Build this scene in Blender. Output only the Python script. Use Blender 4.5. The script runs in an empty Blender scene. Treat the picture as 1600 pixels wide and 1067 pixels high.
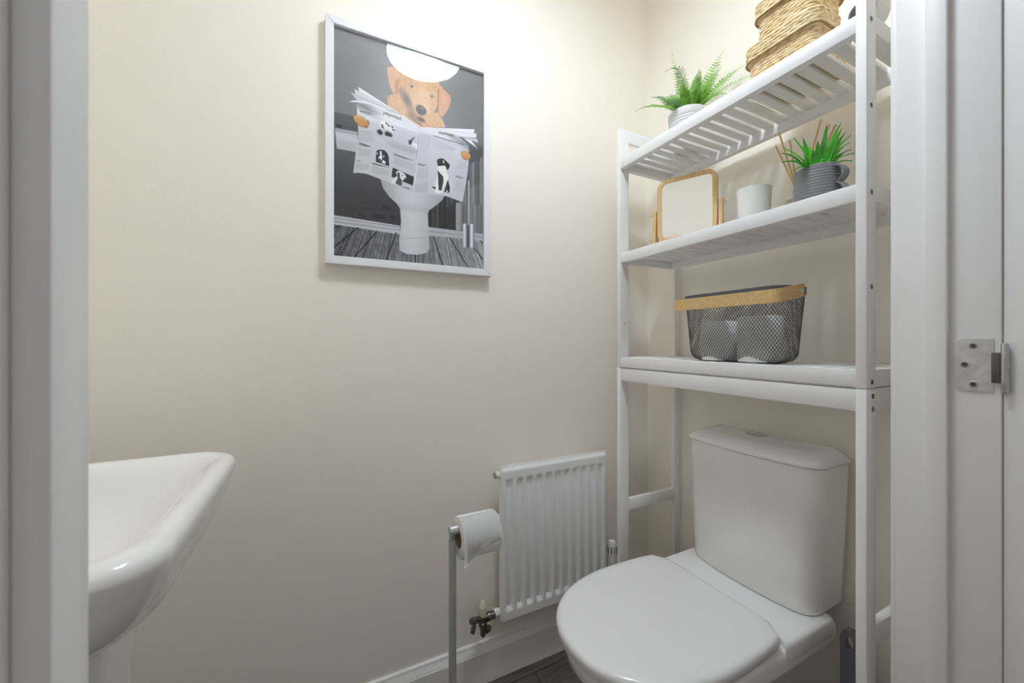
import bpy, bmesh, math, random
import numpy as np
from mathutils import Vector, Matrix, Euler
PI = math.pi
random.seed(7)
S = bpy.context.scene
COL = S.collection
H = 1.04                      # camera height above the floor

# ------------------------------------------------------------------ materials
def mat(name, color, rough=0.5, metal=0.0, coat=0.0, spec=0.5, noise=0.0, nscale=40.0, bump=0.0, bscale=200.0, sub=0.0):
    m = bpy.data.materials.new(name); m.use_nodes = True
    nt = m.node_tree; b = nt.nodes['Principled BSDF']
    b.inputs['Base Color'].default_value = (*color, 1)
    b.inputs['Roughness'].default_value = rough
    b.inputs['Metallic'].default_value = metal
    b.inputs['Coat Weight'].default_value = coat
    b.inputs['Coat Roughness'].default_value = 0.04
    b.inputs['Specular IOR Level'].default_value = spec
    if sub:
        b.inputs['Subsurface Weight'].default_value = sub
        b.inputs['Subsurface Radius'].default_value = (0.01, 0.01, 0.006)
    tc = nt.nodes.new('ShaderNodeTexCoord')
    if noise:
        n = nt.nodes.new('ShaderNodeTexNoise'); n.inputs['Scale'].default_value = nscale; n.inputs['Detail'].default_value = 4
        nt.links.new(tc.outputs['Object'], n.inputs['Vector'])
        r = nt.nodes.new('ShaderNodeValToRGB')
        r.color_ramp.elements[0].position = 0.3; r.color_ramp.elements[1].position = 0.7
        r.color_ramp.elements[0].color = (*[c*(1-noise) for c in color], 1)
        r.color_ramp.elements[1].color = (*[min(1, c*(1+noise)) for c in color], 1)
        nt.links.new(n.outputs['Fac'], r.inputs['Fac']); nt.links.new(r.outputs['Color'], b.inputs['Base Color'])
    if bump:
        n = nt.nodes.new('ShaderNodeTexNoise'); n.inputs['Scale'].default_value = bscale; n.inputs['Detail'].default_value = 3
        nt.links.new(tc.outputs['Object'], n.inputs['Vector'])
        bp = nt.nodes.new('ShaderNodeBump'); bp.inputs['Strength'].default_value = bump; bp.inputs['Distance'].default_value = 0.001
        nt.links.new(n.outputs['Fac'], bp.inputs['Height']); nt.links.new(bp.outputs['Normal'], b.inputs['Normal'])
    return m

def wood(name, c1, c2, axis_scale=(4, 60, 60), rough=0.45):
    m = bpy.data.materials.new(name); m.use_nodes = True
    nt = m.node_tree; b = nt.nodes['Principled BSDF']; b.inputs['Roughness'].default_value = rough
    tc = nt.nodes.new('ShaderNodeTexCoord'); mp = nt.nodes.new('ShaderNodeMapping'); mp.inputs['Scale'].default_value = axis_scale
    n = nt.nodes.new('ShaderNodeTexNoise'); n.inputs['Scale'].default_value = 3; n.inputs['Detail'].default_value = 6
    r = nt.nodes.new('ShaderNodeValToRGB'); r.color_ramp.elements[0].position = 0.32; r.color_ramp.elements[1].position = 0.7
    r.color_ramp.elements[0].color = (*c1, 1); r.color_ramp.elements[1].color = (*c2, 1)
    nt.links.new(tc.outputs['Object'], mp.inputs['Vector']); nt.links.new(mp.outputs['Vector'], n.inputs['Vector'])
    nt.links.new(n.outputs['Fac'], r.inputs['Fac']); nt.links.new(r.outputs['Color'], b.inputs['Base Color'])
    return m

M = {}
M['wall'] = mat('cream wall paint', (0.93, 0.880, 0.805), 0.55, bump=0.25, bscale=160, spec=0.35)
M['gloss'] = mat('white gloss woodwork', (0.86, 0.86, 0.865), 0.32)
M['ceiling'] = mat('white ceiling paint', (0.93, 0.93, 0.92), 0.8)
M['shelf'] = mat('white lacquered wood', (0.88, 0.88, 0.885), 0.4)
M['ceramic'] = mat('white glazed ceramic', (0.88, 0.88, 0.88), 0.12, coat=0.6)
M['plastic'] = mat('white seat plastic', (0.86, 0.86, 0.865), 0.22, coat=0.3)
M['radiator'] = mat('white radiator enamel', (0.87, 0.875, 0.88), 0.3)
M['frame'] = mat('white picture frame', (0.83, 0.83, 0.86), 0.45)
M['chrome'] = mat('polished chrome', (0.72, 0.73, 0.74), 0.12, 1.0)
M['steel'] = mat('brushed steel', (0.60, 0.61, 0.63), 0.38, 1.0, noise=0.12, nscale=90)
M['dark_steel'] = mat('dark steel', (0.16, 0.15, 0.14), 0.4, 0.8)
M['greymetal'] = mat('grey painted metal', (0.52, 0.54, 0.545), 0.35, 0.35)
M['brass'] = mat('dull plated brass', (0.24, 0.23, 0.20), 0.28, 1.0)
M['cream_plastic'] = mat('ivory plastic', (0.72, 0.68, 0.52), 0.4)
M['white_plastic'] = mat('white plastic', (0.82, 0.81, 0.78), 0.35)
M['dark'] = mat('dark recess', (0.03, 0.028, 0.025), 0.8)
M['screw'] = mat('bronze screw', (0.20, 0.155, 0.12), 0.45, 0.6)
M['paper'] = mat('toilet tissue', (0.86, 0.86, 0.86), 0.9, bump=0.5, bscale=90)
M['card'] = mat('brown card core', (0.34, 0.25, 0.15), 0.9)
M['wire'] = mat('charcoal coated wire', (0.13, 0.133, 0.14), 0.42, 0.3)
M['rim'] = mat('charcoal painted rim', (0.105, 0.107, 0.118), 0.38)
M['bamboo'] = wood('bamboo', (0.62, 0.40, 0.17), (0.76, 0.53, 0.26), (3, 60, 60))
M['bamboo_pale'] = wood('pale bamboo', (0.66, 0.43, 0.19), (0.80, 0.57, 0.30), (40, 40, 4))
M['reed'] = mat('rattan reed', (0.74, 0.47, 0.19), 0.7, noise=0.15, nscale=120)
M['fern'] = mat('fern green', (0.17, 0.40, 0.03), 0.45, noise=0.5, nscale=45)
M['fern_dark'] = mat('dark fern green', (0.07, 0.22, 0.05), 0.45, noise=0.4, nscale=45)
M['agave'] = mat('agave green', (0.055, 0.42, 0.025), 0.32, noise=0.5, nscale=25)
M['agave_pale'] = mat('bright agave green', (0.13, 0.56, 0.03), 0.32, noise=0.3, nscale=25)
M['soil'] = mat('dark soil', (0.05, 0.04, 0.03), 0.95, noise=0.4, nscale=200)
M['greypot'] = mat('matt grey stoneware', (0.205, 0.21, 0.22), 0.55)
M['palepot'] = mat('pale grey pot', (0.70, 0.70, 0.72), 0.5)
M['candle'] = mat('white candle glass', (0.80, 0.80, 0.77), 0.18, coat=0.4, sub=0.3)
M['wax'] = mat('candle wax', (0.86, 0.83, 0.74), 0.5, sub=0.3)
M['brush'] = mat('dark grey plastic', (0.17, 0.165, 0.19), 0.35)
M['opal'] = bpy.data.materials.new('lit opal glass'); M['opal'].use_nodes = True

def glass(name, tint=(1, 1, 1), rough=0.0):
    """thin pane: mostly see-through, reflecting at the surface"""
    m = bpy.data.materials.new(name); m.use_nodes = True
    nt = m.node_tree; nt.nodes.clear()
    o = nt.nodes.new('ShaderNodeOutputMaterial'); mx = nt.nodes.new('ShaderNodeMixShader')
    t = nt.nodes.new('ShaderNodeBsdfTransparent'); t.inputs['Color'].default_value = (*tint, 1)
    g = nt.nodes.new('ShaderNodeBsdfGlossy'); g.inputs['Roughness'].default_value = rough
    f = nt.nodes.new('ShaderNodeFresnel'); f.inputs['IOR'].default_value = 1.5
    ge = nt.nodes.new('ShaderNodeNewGeometry'); mr = nt.nodes.new('ShaderNodeMapRange')     # same index on both faces of the pane
    mr.inputs['To Min'].default_value = 1.5; mr.inputs['To Max'].default_value = 1/1.5
    nt.links.new(ge.outputs['Backfacing'], mr.inputs['Value']); nt.links.new(mr.outputs['Result'], f.inputs['IOR'])
    nt.links.new(f.outputs[0], mx.inputs[0]); nt.links.new(t.outputs[0], mx.inputs[1]); nt.links.new(g.outputs[0], mx.inputs[2])
    nt.links.new(mx.outputs[0], o.inputs['Surface'])
    return m
M['pane'] = glass('picture glass')
M['clear'] = glass('clear bottle glass', (0.93, 0.93, 0.91))
M['mirror'] = mat('mirror silver', (0.80, 0.82, 0.83), 0.02, 1.0)

def weave_mat():
    m = mat('seagrass weave', (0.62, 0.46, 0.25), 0.65)
    nt = m.node_tree; b = nt.nodes['Principled BSDF']
    tc = nt.nodes.new('ShaderNodeTexCoord')
    n = nt.nodes.new('ShaderNodeTexNoise'); n.inputs['Scale'].default_value = 75; n.inputs['Detail'].default_value = 4
    mp = nt.nodes.new('ShaderNodeMapping'); mp.inputs['Scale'].default_value = (1, 1, 2.2)
    r = nt.nodes.new('ShaderNodeValToRGB')
    e = r.color_ramp.elements; e[0].position = 0.28; e[0].color = (0.44, 0.29, 0.12, 1); e[1].position = 0.72; e[1].color = (0.88, 0.74, 0.50, 1)
    x = r.color_ramp.elements.new(0.5); x.color = (0.74, 0.57, 0.32, 1)
    nt.links.new(tc.outputs['Object'], mp.inputs['Vector']); nt.links.new(mp.outputs['Vector'], n.inputs['Vector'])
    nt.links.new(n.outputs['Fac'], r.inputs['Fac']); nt.links.new(r.outputs['Color'], b.inputs['Base Color'])
    return m
M['weave'] = weave_mat()
M['weave_dark'] = mat('seagrass edge cord', (0.30, 0.19, 0.075), 0.7, noise=0.3, nscale=150)

def floor_mat():
    m = mat('dark wood plank floor', (0.16, 0.13, 0.115), 0.4)
    nt = m.node_tree; b = nt.nodes['Principled BSDF']
    tc = nt.nodes.new('ShaderNodeTexCoord'); mp = nt.nodes.new('ShaderNodeMapping'); mp.inputs['Scale'].default_value = (2, 28, 1)
    n = nt.nodes.new('ShaderNodeTexNoise'); n.inputs['Scale'].default_value = 4; n.inputs['Detail'].default_value = 7
    r = nt.nodes.new('ShaderNodeValToRGB'); r.color_ramp.elements[0].position = 0.3; r.color_ramp.elements[1].position = 0.72
    r.color_ramp.elements[0].color = (0.07, 0.055, 0.047, 1); r.color_ramp.elements[1].color = (0.20, 0.165, 0.14, 1)
    br = nt.nodes.new('ShaderNodeTexBrick'); br.inputs['Scale'].default_value = 1.0
    br.inputs['Brick Width'].default_value = 1.2; br.inputs['Row Height'].default_value = 0.15; br.inputs['Mortar Size'].default_value = 0.0015
    br.inputs['Color1'].default_value = (1, 1, 1, 1); br.inputs['Color2'].default_value = (0.8, 0.8, 0.8, 1); br.inputs['Mortar'].default_value = (0.2, 0.2, 0.2, 1)
    mx = nt.nodes.new('ShaderNodeMix'); mx.data_type = 'RGBA'; mx.blend_type = 'MULTIPLY'; mx.inputs[0].default_value = 1
    nt.links.new(tc.outputs['Object'], mp.inputs['Vector']); nt.links.new(mp.outputs['Vector'], n.inputs['Vector'])
    nt.links.new(tc.outputs['Object'], br.inputs['Vector'])
    nt.links.new(n.outputs['Fac'], r.inputs['Fac']); nt.links.new(r.outputs['Color'], mx.inputs[6]); nt.links.new(br.outputs['Color'], mx.inputs[7])
    nt.links.new(mx.outputs[2], b.inputs['Base Color'])
    return m
M['floor'] = floor_mat()

# ------------------------------------------------------------------ object helpers
def B():
    return bmesh.new()
def obj(name, bm, m, parent=None, sharp=0.6, label=None, normals=True):
    if normals: bmesh.ops.recalc_face_normals(bm, faces=bm.faces[:])
    for f in bm.faces: f.smooth = True
    for e in bm.edges:
        if len(e.link_faces) == 2 and e.calc_face_angle(0) > sharp: e.smooth = False
    me = bpy.data.meshes.new(name)
    root = parent
    while root is not None and root.parent is not None: root = root.parent
    if root is not None: bm.transform(Matrix.Translation(-Vector(root['base'])))
    bm.to_mesh(me); bm.free()
    for k in (m if isinstance(m, (list, tuple)) else [m]): me.materials.append(k)
    o = bpy.data.objects.new(name, me); COL.objects.link(o)
    if parent is not None: o.parent = parent
    if label: o['label'] = label
    return o

def thing(name, label, cat, base, group=None):
    o = bpy.data.objects.new(name, None); COL.objects.link(o)
    o.location = base; o['base'] = base; o['label'] = label; o['category'] = cat
    o.empty_display_size = 0.05
    if group: o['group'] = group
    return o

def struct(name, bm, m, **k):
    o = obj(name, bm, m, **k); o['kind'] = 'structure'; return o

def box(bm, x0, x1, y0, y1, z0, z1, bev=0.0):
    vs = [bm.verts.new(p) for p in ((x0,y0,z0),(x1,y0,z0),(x1,y1,z0),(x0,y1,z0),(x0,y0,z1),(x1,y0,z1),(x1,y1,z1),(x0,y1,z1))]
    fs = [bm.faces.new([vs[i] for i in f]) for f in ((0,3,2,1),(4,5,6,7),(0,1,5,4),(1,2,6,5),(2,3,7,6),(3,0,4,7))]
    if bev:
        es = list({e for f in fs for e in f.edges})
        bmesh.ops.bevel(bm, geom=es, offset=bev, segments=2, affect='EDGES', profile=0.5)
    return bm

def loft(bm, rings, cap0=True, cap1=True, closed=True):
    R = [[bm.verts.new(p) for p in r] for r in rings]
    n = len(R[0])
    for a, b in zip(R, R[1:]):
        for i in range(n if closed else n-1):
            j = (i+1) % n
            try: bm.faces.new((a[i], a[j], b[j], b[i]))
            except ValueError: pass
    if cap0: bm.faces.new(R[0][::-1])
    if cap1: bm.faces.new(R[-1])
    return R

def frame_of(d):
    d = Vector(d).normalized()
    a = Vector((0,0,1)) if abs(d.z) < 0.9 else Vector((1,0,0))
    u = d.cross(a).normalized(); v = d.cross(u).normalized()
    return d, u, v

def cyl(bm, p0, p1, r0, r1=None, n=24, rings=None):
    """a turned bar from p0 to p1; rings = [(t, r), ...] gives it a profile"""
    p0, p1 = Vector(p0), Vector(p1); d, u, v = frame_of(p1-p0)
    rings = rings or [(0, r0), (1, r0 if r1 is None else r1)]
    loft(bm, [[p0.lerp(p1, t) + (u*math.cos(2*PI*i/n) + v*math.sin(2*PI*i/n))*r for i in range(n)] for t, r in rings])
    return bm

def turned(bm, c, prof, n=40, cap0=True, cap1=True):
    loft(bm, [[(c[0]+r*math.cos(2*PI*i/n), c[1]+r*math.sin(2*PI*i/n), c[2]+z) for i in range(n)] for z, r in prof], cap0, cap1)
    return bm

def tube(bm, pts, r, n=8, cap=True):
    pts = [Vector(p) for p in pts]; rings = []; u = None
    for i, p in enumerate(pts):
        d = (pts[min(i+1, len(pts)-1)] - pts[max(i-1, 0)]).normalized()
        if u is None: _, u, _ = frame_of(d)
        u = (u - d*u.dot(d)).normalized(); v = d.cross(u)
        rr = r[i] if isinstance(r, (list, tuple)) else r
        rings.append([p + (u*math.cos(2*PI*k/n)+v*math.sin(2*PI*k/n))*rr for k in range(n)])
    loft(bm, rings, cap, cap)
    return bm

def rrect(x0, x1, y0, y1, r, n=8):
    """rounded rectangle, counter-clockwise; r may be four radii (x1y1, x0y1, x0y0, x1y0)"""
    rs = r if isinstance(r, (list, tuple)) else (r,)*4
    out = []
    for (cx, cy, a), q in zip(((x1,y1,0),(x0,y1,PI/2),(x0,y0,PI),(x1,y0,1.5*PI)), rs):
        ox = cx - q if cx == x1 else cx + q; oy = cy - q if cy == y1 else cy + q
        for k in range(n+1):
            t = a + PI/2*k/n; out.append((ox+q*math.cos(t), oy+q*math.sin(t)))
    return out

def resample(poly, n):
    P = [Vector((*p, 0)) for p in poly] + [Vector((*poly[0], 0))]
    L = [0]
    for a, b in zip(P, P[1:]): L.append(L[-1] + (b-a).length)
    out = []; k = 0
    for i in range(n):
        s = L[-1]*i/n
        while L[k+1] < s: k += 1
        a, b = P[k], P[k+1]; f = (s-L[k])/max(1e-9, L[k+1]-L[k])
        p = a.lerp(b, f); out.append((p.x, p.y))
    nn = []
    for i in range(n):
        a = Vector((*out[i-1], 0)); b = Vector((*out[(i+1) % n], 0)); d = (b-a).normalized(); nn.append((d.y, -d.x))
    return out, nn, L[-1]

# ------------------------------------------------------------------ the room
YA, XB, XL = 1.10, 1.133, -0.56      # back wall, right wall, left wall
YI, YH = 0.282, 0.174                # inner face of the doorway wall, hall edge of the door lining
ZC = 2.38
XJ, XJL = 0.838, -0.110              # door linings
struct('floor', box(B(), XL-0.1, 1.3, -1.3, YA+0.1, -0.05, 0.0), M['floor'])
struct('ceiling', box(B(), XL-0.1, 1.3, 0.19, YA+0.1, ZC, ZC+0.05), M['ceiling'])
struct('wall_back', box(B(), XL-0.1, 1.3, YA, YA+0.1, 0, ZC), M['wall'])
struct('wall_right', box(B(), XB, XB+0.1, YH+0.016, YA, 0, ZC), M['wall'])
struct('wall_left', box(B(), XL-0.1, XL, YH+0.016, YA, 0, ZC), M['wall'])
w = B(); box(w, XJ+0.03, XB, YH+0.016, YI, 0, ZC); box(w, XL, XJL-0.03, YH+0.016, YI, 0, ZC); box(w, XJL-0.03, XJ+0.03, YH+0.016, YI, 2.03, ZC)
struct('wall_front', w, M['wall'])

def skirt(name, along, a0, a1, face, sgn):
    prof = [(0,0),(0.018,0),(0.018,0.094),(0.0165,0.0955),(0.0165,0.097),(0.0145,0.101),(0.0105,0.107),(0.008,0.113),(0.0085,0.1145),(0.007,0.119),(0.005,0.1205),(0,0.1205)]
    b = B(); R = []
    for a in (a0, a1):
        R.append([((a, face+sgn*d, z) if along == 'x' else (face+sgn*d, a, z)) for d, z in prof])
    loft(b, R); return struct(name, b, M['gloss'], sharp=0.35)
skirt('baseboard_back', 'x', XL, XB, YA, -1)
skirt('baseboard_right', 'y', YI, YA-0.018, XB, -1)
skirt('baseboard_left', 'y', YI, YA-0.018, XL, 1)

b = B(); box(b, XJ, XJ+0.03, YH, YI, 0, 2.03, 0.0015); struct('trim_1', b, M['gloss'])
b = B(); box(b, XJ-0.012, XJ, 0.2225, 0.2455, 0, 2.015, 0.0018); struct('trim_2', b, M['gloss'])
b = B(); box(b, XJL-0.03, XJL, YH, YI, 0, 2.03, 0.0015); struct('trim_3', b, M['gloss'])
b = B(); box(b, XJL, XJL+0.012, 0.2225, 0.2455, 0, 2.015, 0.0018); struct('trim_4', b, M['gloss'])
b = B(); box(b, XJL-0.03, XJ+0.03, YH, YI, 2.03, 2.06); struct('trim_5', b, M['gloss'])
b = B(); box(b, XJ+0.005, XJ+0.065, YI, YI+0.009, 0.0, 2.08, 0.002); struct('trim_6', b, M['gloss'])
b = B(); box(b, XJL-0.065, XJL-0.005, YI, YI+0.009, 0.0, 2.08, 0.002); struct('trim_7', b, M['gloss'])
d = struct('door_1', box(B(), 0.8418, 0.8818, -0.74, 0.1734, 0.008, 2.0, 0.0015), M['gloss'])

# steel butt hinge on the right lining
hz = 1.0065
t = thing('door_hinge', 'brushed steel butt hinge screwed to the white door lining', 'hinge', (XJ, 0.19, hz))
b = B(); P = rrect(0.1805, 0.2168, hz-0.0375, hz+0.0375, (0.010, 0.001, 0.001, 0.010))
loft(b, [[(x, y, z) for y, z in P] for x in (XJ, XJ-0.0016)]); obj('leaf_plate', b, M['steel'], t)
for yy, zz in ((0.1992, 0.0275), (0.2072, 0.0005), (0.1990, -0.0275)):
    b = B(); cyl(b, (XJ-0.0012, yy, hz+zz), (XJ-0.0026, yy, hz+zz), 0.0046, rings=[(0,0.0046),(0.6,0.0046),(1,0.0035)])
    s = obj('screw', b, M['steel'], t)
    b = B(); cyl(b, (XJ-0.0022, yy, hz+zz), (XJ-0.0029, yy, hz+zz), 0.0034, n=20); obj('screw_recess', b, M['dark_steel'], s)
    b = B(); cyl(b, (XJ-0.0027, yy, hz+zz), (XJ-0.0032, yy, hz+zz), 0.0014, n=8); obj('screw_slot', b, M['dark'], s)
b = B(); box(b, XJ-0.003, XJ, 0.1745, 0.1825, hz-0.024, hz+0.018, 0.0006); obj('knuckle_web', b, M['dark_steel'], t)
b = B(); cyl(b, (XJ-0.0015, 0.1708, hz-0.0375), (XJ-0.0015, 0.1708, hz+0.031), 0.0037, rings=[(0,.003),(0.02,.0037),(0.33,.0037),(.332,.0034),(.338,.0034),(.34,.0037),(.66,.0037),(.662,.0034),(.668,.0034),(.67,.0037),(.98,.0037),(1,.003)])
obj('knuckle', b, M['steel'], t)

# ------------------------------------------------------------------ ceiling light (seen in the picture glass)
LX, LY = 0.403, 0.482
t = thing('ceiling_light', 'round opal disc ceiling light mirrored in the glass of the framed print', 'ceiling light', (LX, LY, ZC))
b = B(); turned(b, (LX, LY, 0), [(ZC,0.07),(ZC-0.02,0.07),(ZC-0.025,0.03),(2.3280,0.03),(2.3230,0.1532),(2.3100,0.1615),(2.2860,0.1640),(2.2800,0.1625),(2.2790,0.1578),(2.2860,0.1573)], n=64, cap1=False); obj('housing', b, M['white_plastic'], t)
b = B(); turned(b, (LX, LY, 0), [(2.3245,0.060),(2.3290,0.064),(2.3300,0.10),(2.3290,0.1449),(2.3245,0.1490)], n=64, cap0=False, cap1=False); M['fill_glow'] = mat('added fill glow', (0.9,0.9,0.9), 0.4); obj('added_fill_ring', b, M['fill_glow'], t, sharp=2)  # unseen glowing ring, added to bounce fill light off the ceiling
ub = M['fill_glow'].node_tree.nodes['Principled BSDF']; ub.inputs['Emission Color'].default_value = (0.80,0.90,1.0, 1); ub.inputs['Emission Strength'].default_value = 12
b = B(); turned(b, (LX, LY, 0), [(2.2850,0.1571),(2.2800,0.1568),(2.2775,0.138),(2.2755,0.10),(2.2745,0.055),(2.2740,0.006)], n=64); obj('diffuser', b, M['opal'], t, sharp=2)
nt = M['opal'].node_tree; pb = nt.nodes['Principled BSDF']
pb.inputs['Base Color'].default_value = (0.9, 0.9, 0.9, 1); pb.inputs['Roughness'].default_value = 0.25
pb.inputs['Emission Color'].default_value = (0.80,0.90,1.0, 1)
# brighter in the middle, where the lamp sits behind the diffuser
tc = nt.nodes.new('ShaderNodeTexCoord'); mp = nt.nodes.new('ShaderNodeMapping'); mp.inputs['Scale'].default_value = (1, 1, 0)
ln = nt.nodes.new('ShaderNodeVectorMath'); ln.operation = 'LENGTH'
mr = nt.nodes.new('ShaderNodeMapRange'); mr.interpolation_type = 'SMOOTHSTEP'
mr.inputs['From Min'].default_value = 0.04; mr.inputs['From Max'].default_value = 0.085
mr.inputs['To Min'].default_value = 175; mr.inputs['To Max'].default_value = 16.0
nt.links.new(tc.outputs['Object'], mp.inputs['Vector']); nt.links.new(mp.outputs['Vector'], ln.inputs[0]); nt.links.new(ln.outputs['Value'], mr.inputs['Value'])
nt.links.new(mr.outputs['Result'], pb.inputs['Emission Strength'])

# ------------------------------------------------------------------ framed print
FX0, FX1, FZ0, FZ1, FY = 0.0080, 0.4634, H+0.1979, H+0.8294, 1.074
t = thing('framed_picture', 'white framed photo print of a dog reading a newspaper on a toilet', 'picture', (0.237, YA, FZ0))
bw = 0.0235
def mitre(name, pts):
    b = B(); loft(b, [[(x, y, z) for x, z in pts] for y in (FY, YA-0.0005)], True, True)
    bmesh.ops.bevel(b, geom=[e for e in b.edges if all(abs(v.co.y-FY) < 1e-6 for v in e.verts)], offset=0.0012, segments=2, affect='EDGES')
    obj(name, b, M['frame'], t)
i0, i1, k0, k1 = FX0+0.0205, FX1-0.0240, FZ0+0.0210, FZ1-0.0210
mitre('frame_rail', [(FX0,FZ1),(FX1,FZ1),(i1,k1),(i0,k1)])
mitre('frame_rail', [(FX0,FZ0),(i0,k0),(i1,k0),(FX1,FZ0)])
mitre('frame_stile', [(FX0,FZ0),(FX0,FZ1),(i0,k1),(i0,k0)])
mitre('frame_stile', [(FX1,FZ0),(i1,k0),(i1,k1),(FX1,FZ1)])

# the print: painted on a fine grid of vertices, in millimetres from its top left corner
PW, PH, PX, PZ, PY = 424.0, 602.0, 0.0233, H+0.8175, 1.0840
SC = 1.0/1.15                    # grid points per millimetre
GW, GH, SS = int(PW*SC), int(PH*SC), 2
img = np.zeros((GH*SS, GW*SS, 3))
yy, xx = np.mgrid[0:GH*SS, 0:GW*SS]; xx = (xx+0.5)/(SC*SS); yy = (yy+0.5)/(SC*SS)
rng = np.random.default_rng(3)
def inside(pts):
    m = np.zeros(xx.shape, bool); n = len(pts)
    for i in range(n):
        (x1, y1), (x2, y2) = pts[i], pts[(i+1) % n]
        if y1 == y2: continue
        c = ((y1 > yy) != (y2 > yy)) & (xx < (x2-x1)*(yy-y1)/(y2-y1) + x1)
        m ^= c
    return m
def smooth(pts, k=6):
    out = []; n = len(pts)
    for i in range(n):
        p0, p1, p2, p3 = (np.array(pts[(i+j) % n], float) for j in (-1, 0, 1, 2))
        for q in range(k):
            s = q/k
            out.append(tuple(0.5*((2*p1)+(-p0+p2)*s+(2*p0-5*p1+4*p2-p3)*s*s+(-p0+3*p1-3*p2+p3)*s**3)))
    return out
def put(mask, c, a=1.0):
    c = np.array(c, float)
    if c.ndim == 1: c = np.broadcast_to(c, img.shape)
    if np.isscalar(a): a = np.full(xx.shape, a)
    al = (mask*a)[..., None]
    img[:] = img*(1-al) + c*al
def poly(pts, c, a=1.0, sm=False): put(inside(smooth(pts) if sm else pts), c, a)
def blob(cx, cy, rx, ry, ang=0.0, soft=0.15):
    ca, sa = math.cos(ang), math.sin(ang); u = ((xx-cx)*ca+(yy-cy)*sa)/rx; v = (-(xx-cx)*sa+(yy-cy)*ca)/ry
    return np.clip((1-np.sqrt(u*u+v*v))/soft, 0, 1)
def line(p, q, w, c, a=1.0):
    p, q = np.array(p, float), np.array(q, float); d = q-p; L = np.hypot(*d)+1e-9; d /= L
    s = np.clip((xx-p[0])*d[0]+(yy-p[1])*d[1], 0, L)
    dist = np.hypot(xx-p[0]-s*d[0], yy-p[1]-s*d[1]); put(np.clip((w/2-dist)/0.6+0.5, 0, 1), c, a)
def noise(sx, sy, seed):
    g = np.random.default_rng(seed).random((int(PH/sy)+3, int(PW/sx)+3)); X = xx/sx; Y = yy/sy
    i = X.astype(int); j = Y.astype(int); u = X-i; v = Y-j
    return (g[j,i]*(1-u)+g[j,i+1]*u)*(1-v)+(g[j+1,i]*(1-u)+g[j+1,i+1]*u)*v
def g(v): return np.stack([v*0.985, v*0.985, v*1.03], -1)
# room in the print
base = 120 - 0.085*yy - 0.02*xx + 16*np.exp(-((xx-120)/170)**2-((yy-60)/120)**2) - 20*np.clip((yy-310)/120, 0, 1)
img[:] = g(base + 5*(noise(9, 9, 1)-.5))
c0 = [(248.3, 402.6), (425.0, 337.6), (425.0, 495.5), (248.3, 496.7)]
strip = 55 + 70*np.clip((xx-c0[0][0]-55)/70, 0, 1) + 26*np.sin(xx/3.3)*np.sin(xx/7.1) + 14*(noise(3, 200, 4)-.5)
put(inside(c0), g(np.clip(strip, 30, 150)), 0.9)
c0 = [(369.2, 292.8), (419.1, 252.1), (419.1, 401.9), (353.4, 412.3)]
put(inside(c0), g(112 + 26*np.sin(xx/4.6) + 12*np.sin(xx/1.9)), 0.75)
poly([(298.7, 431.6), (331.3, 405.4), (331.3, 492.2), (298.7, 490.1)], g(xx*0+45), 0.8)
poly([(330.0, 409.9), (346.0, 408.2), (345.1, 490.4), (330.0, 491.1)], g(xx*0+150))
# reflection of spotlights, painted into the colours of the print
line(*[(65.2, 466.8), (168.5, 457.6)], 2.5, (45,45,50), 0.8)
for P in ([(63.4, 479.2), (83.0, 487.7), (77.6, 492.3), (63.4, 486.8)], [(104.7, 475.0), (130.6, 477.0), (126.8, 485.3), (101.1, 487.0)], [(145.6, 470.9), (158.9, 476.8), (155.1, 486.0), (143.7, 480.9)], [(123.9, 450.0), (142.6, 447.8), (141.8, 457.7), (125.0, 459.1)]): poly(P, (36,36,42), 0.85)
# skirting and plank floor
poly([(5.1, 493.4), (170.4, 498.9), (170.4, 522.7), (5.1, 521.1)], g(188+12*np.sin(yy*1.1)))
line(*[(5.1, 500.8), (170.4, 502.9)], 1.5, (120,120,126)); line(*[(5.1, 510.0), (170.4, 511.6)], 1.2, (110,110,118))
poly([(247.4, 491.9), (425.0, 491.1), (425.0, 513.1), (247.4, 518.0)], g(178+12*np.sin(yy*1.1))); line(*[(248.3, 504.0), (422.6, 500.2)], 1.4, (115,115,122))
fl = [(3.4, 517.6), (170.4, 522.7), (248.3, 516.3), (425.0, 511.3), (425.0, 600.8), (3.4, 606.0)]
vx, vy = [(215.7, 113.3)][0]
ang = np.arctan2(xx-vx, yy-vy)
grain = np.random.default_rng(8).random(900)[np.clip(((ang+1.0)*330).astype(int), 0, 899)]
put(inside(fl), g(118 + 62*(grain-.5) + 34*(noise(5, 9, 6)-.5) + 30*np.clip((xx-200)/200, -1, 1)))
for P in ([(54.7, 595.8), (110.2, 521.7)], [(135.0, 596.5), (159.7, 520.1)], [(6.1, 575.5), (62.4, 518.7)], [(5.4, 527.7), (17.5, 519.4)], [(211.7, 598.2), (211.7, 574.0)], [(291.0, 597.7), (264.0, 518.5)], [(369.3, 597.6), (311.7, 514.4)], [(421.2, 573.9), (368.4, 515.3)], [(421.2, 523.1), (407.6, 513.3)]): line(*P, 3.0, (22,22,26))
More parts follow.
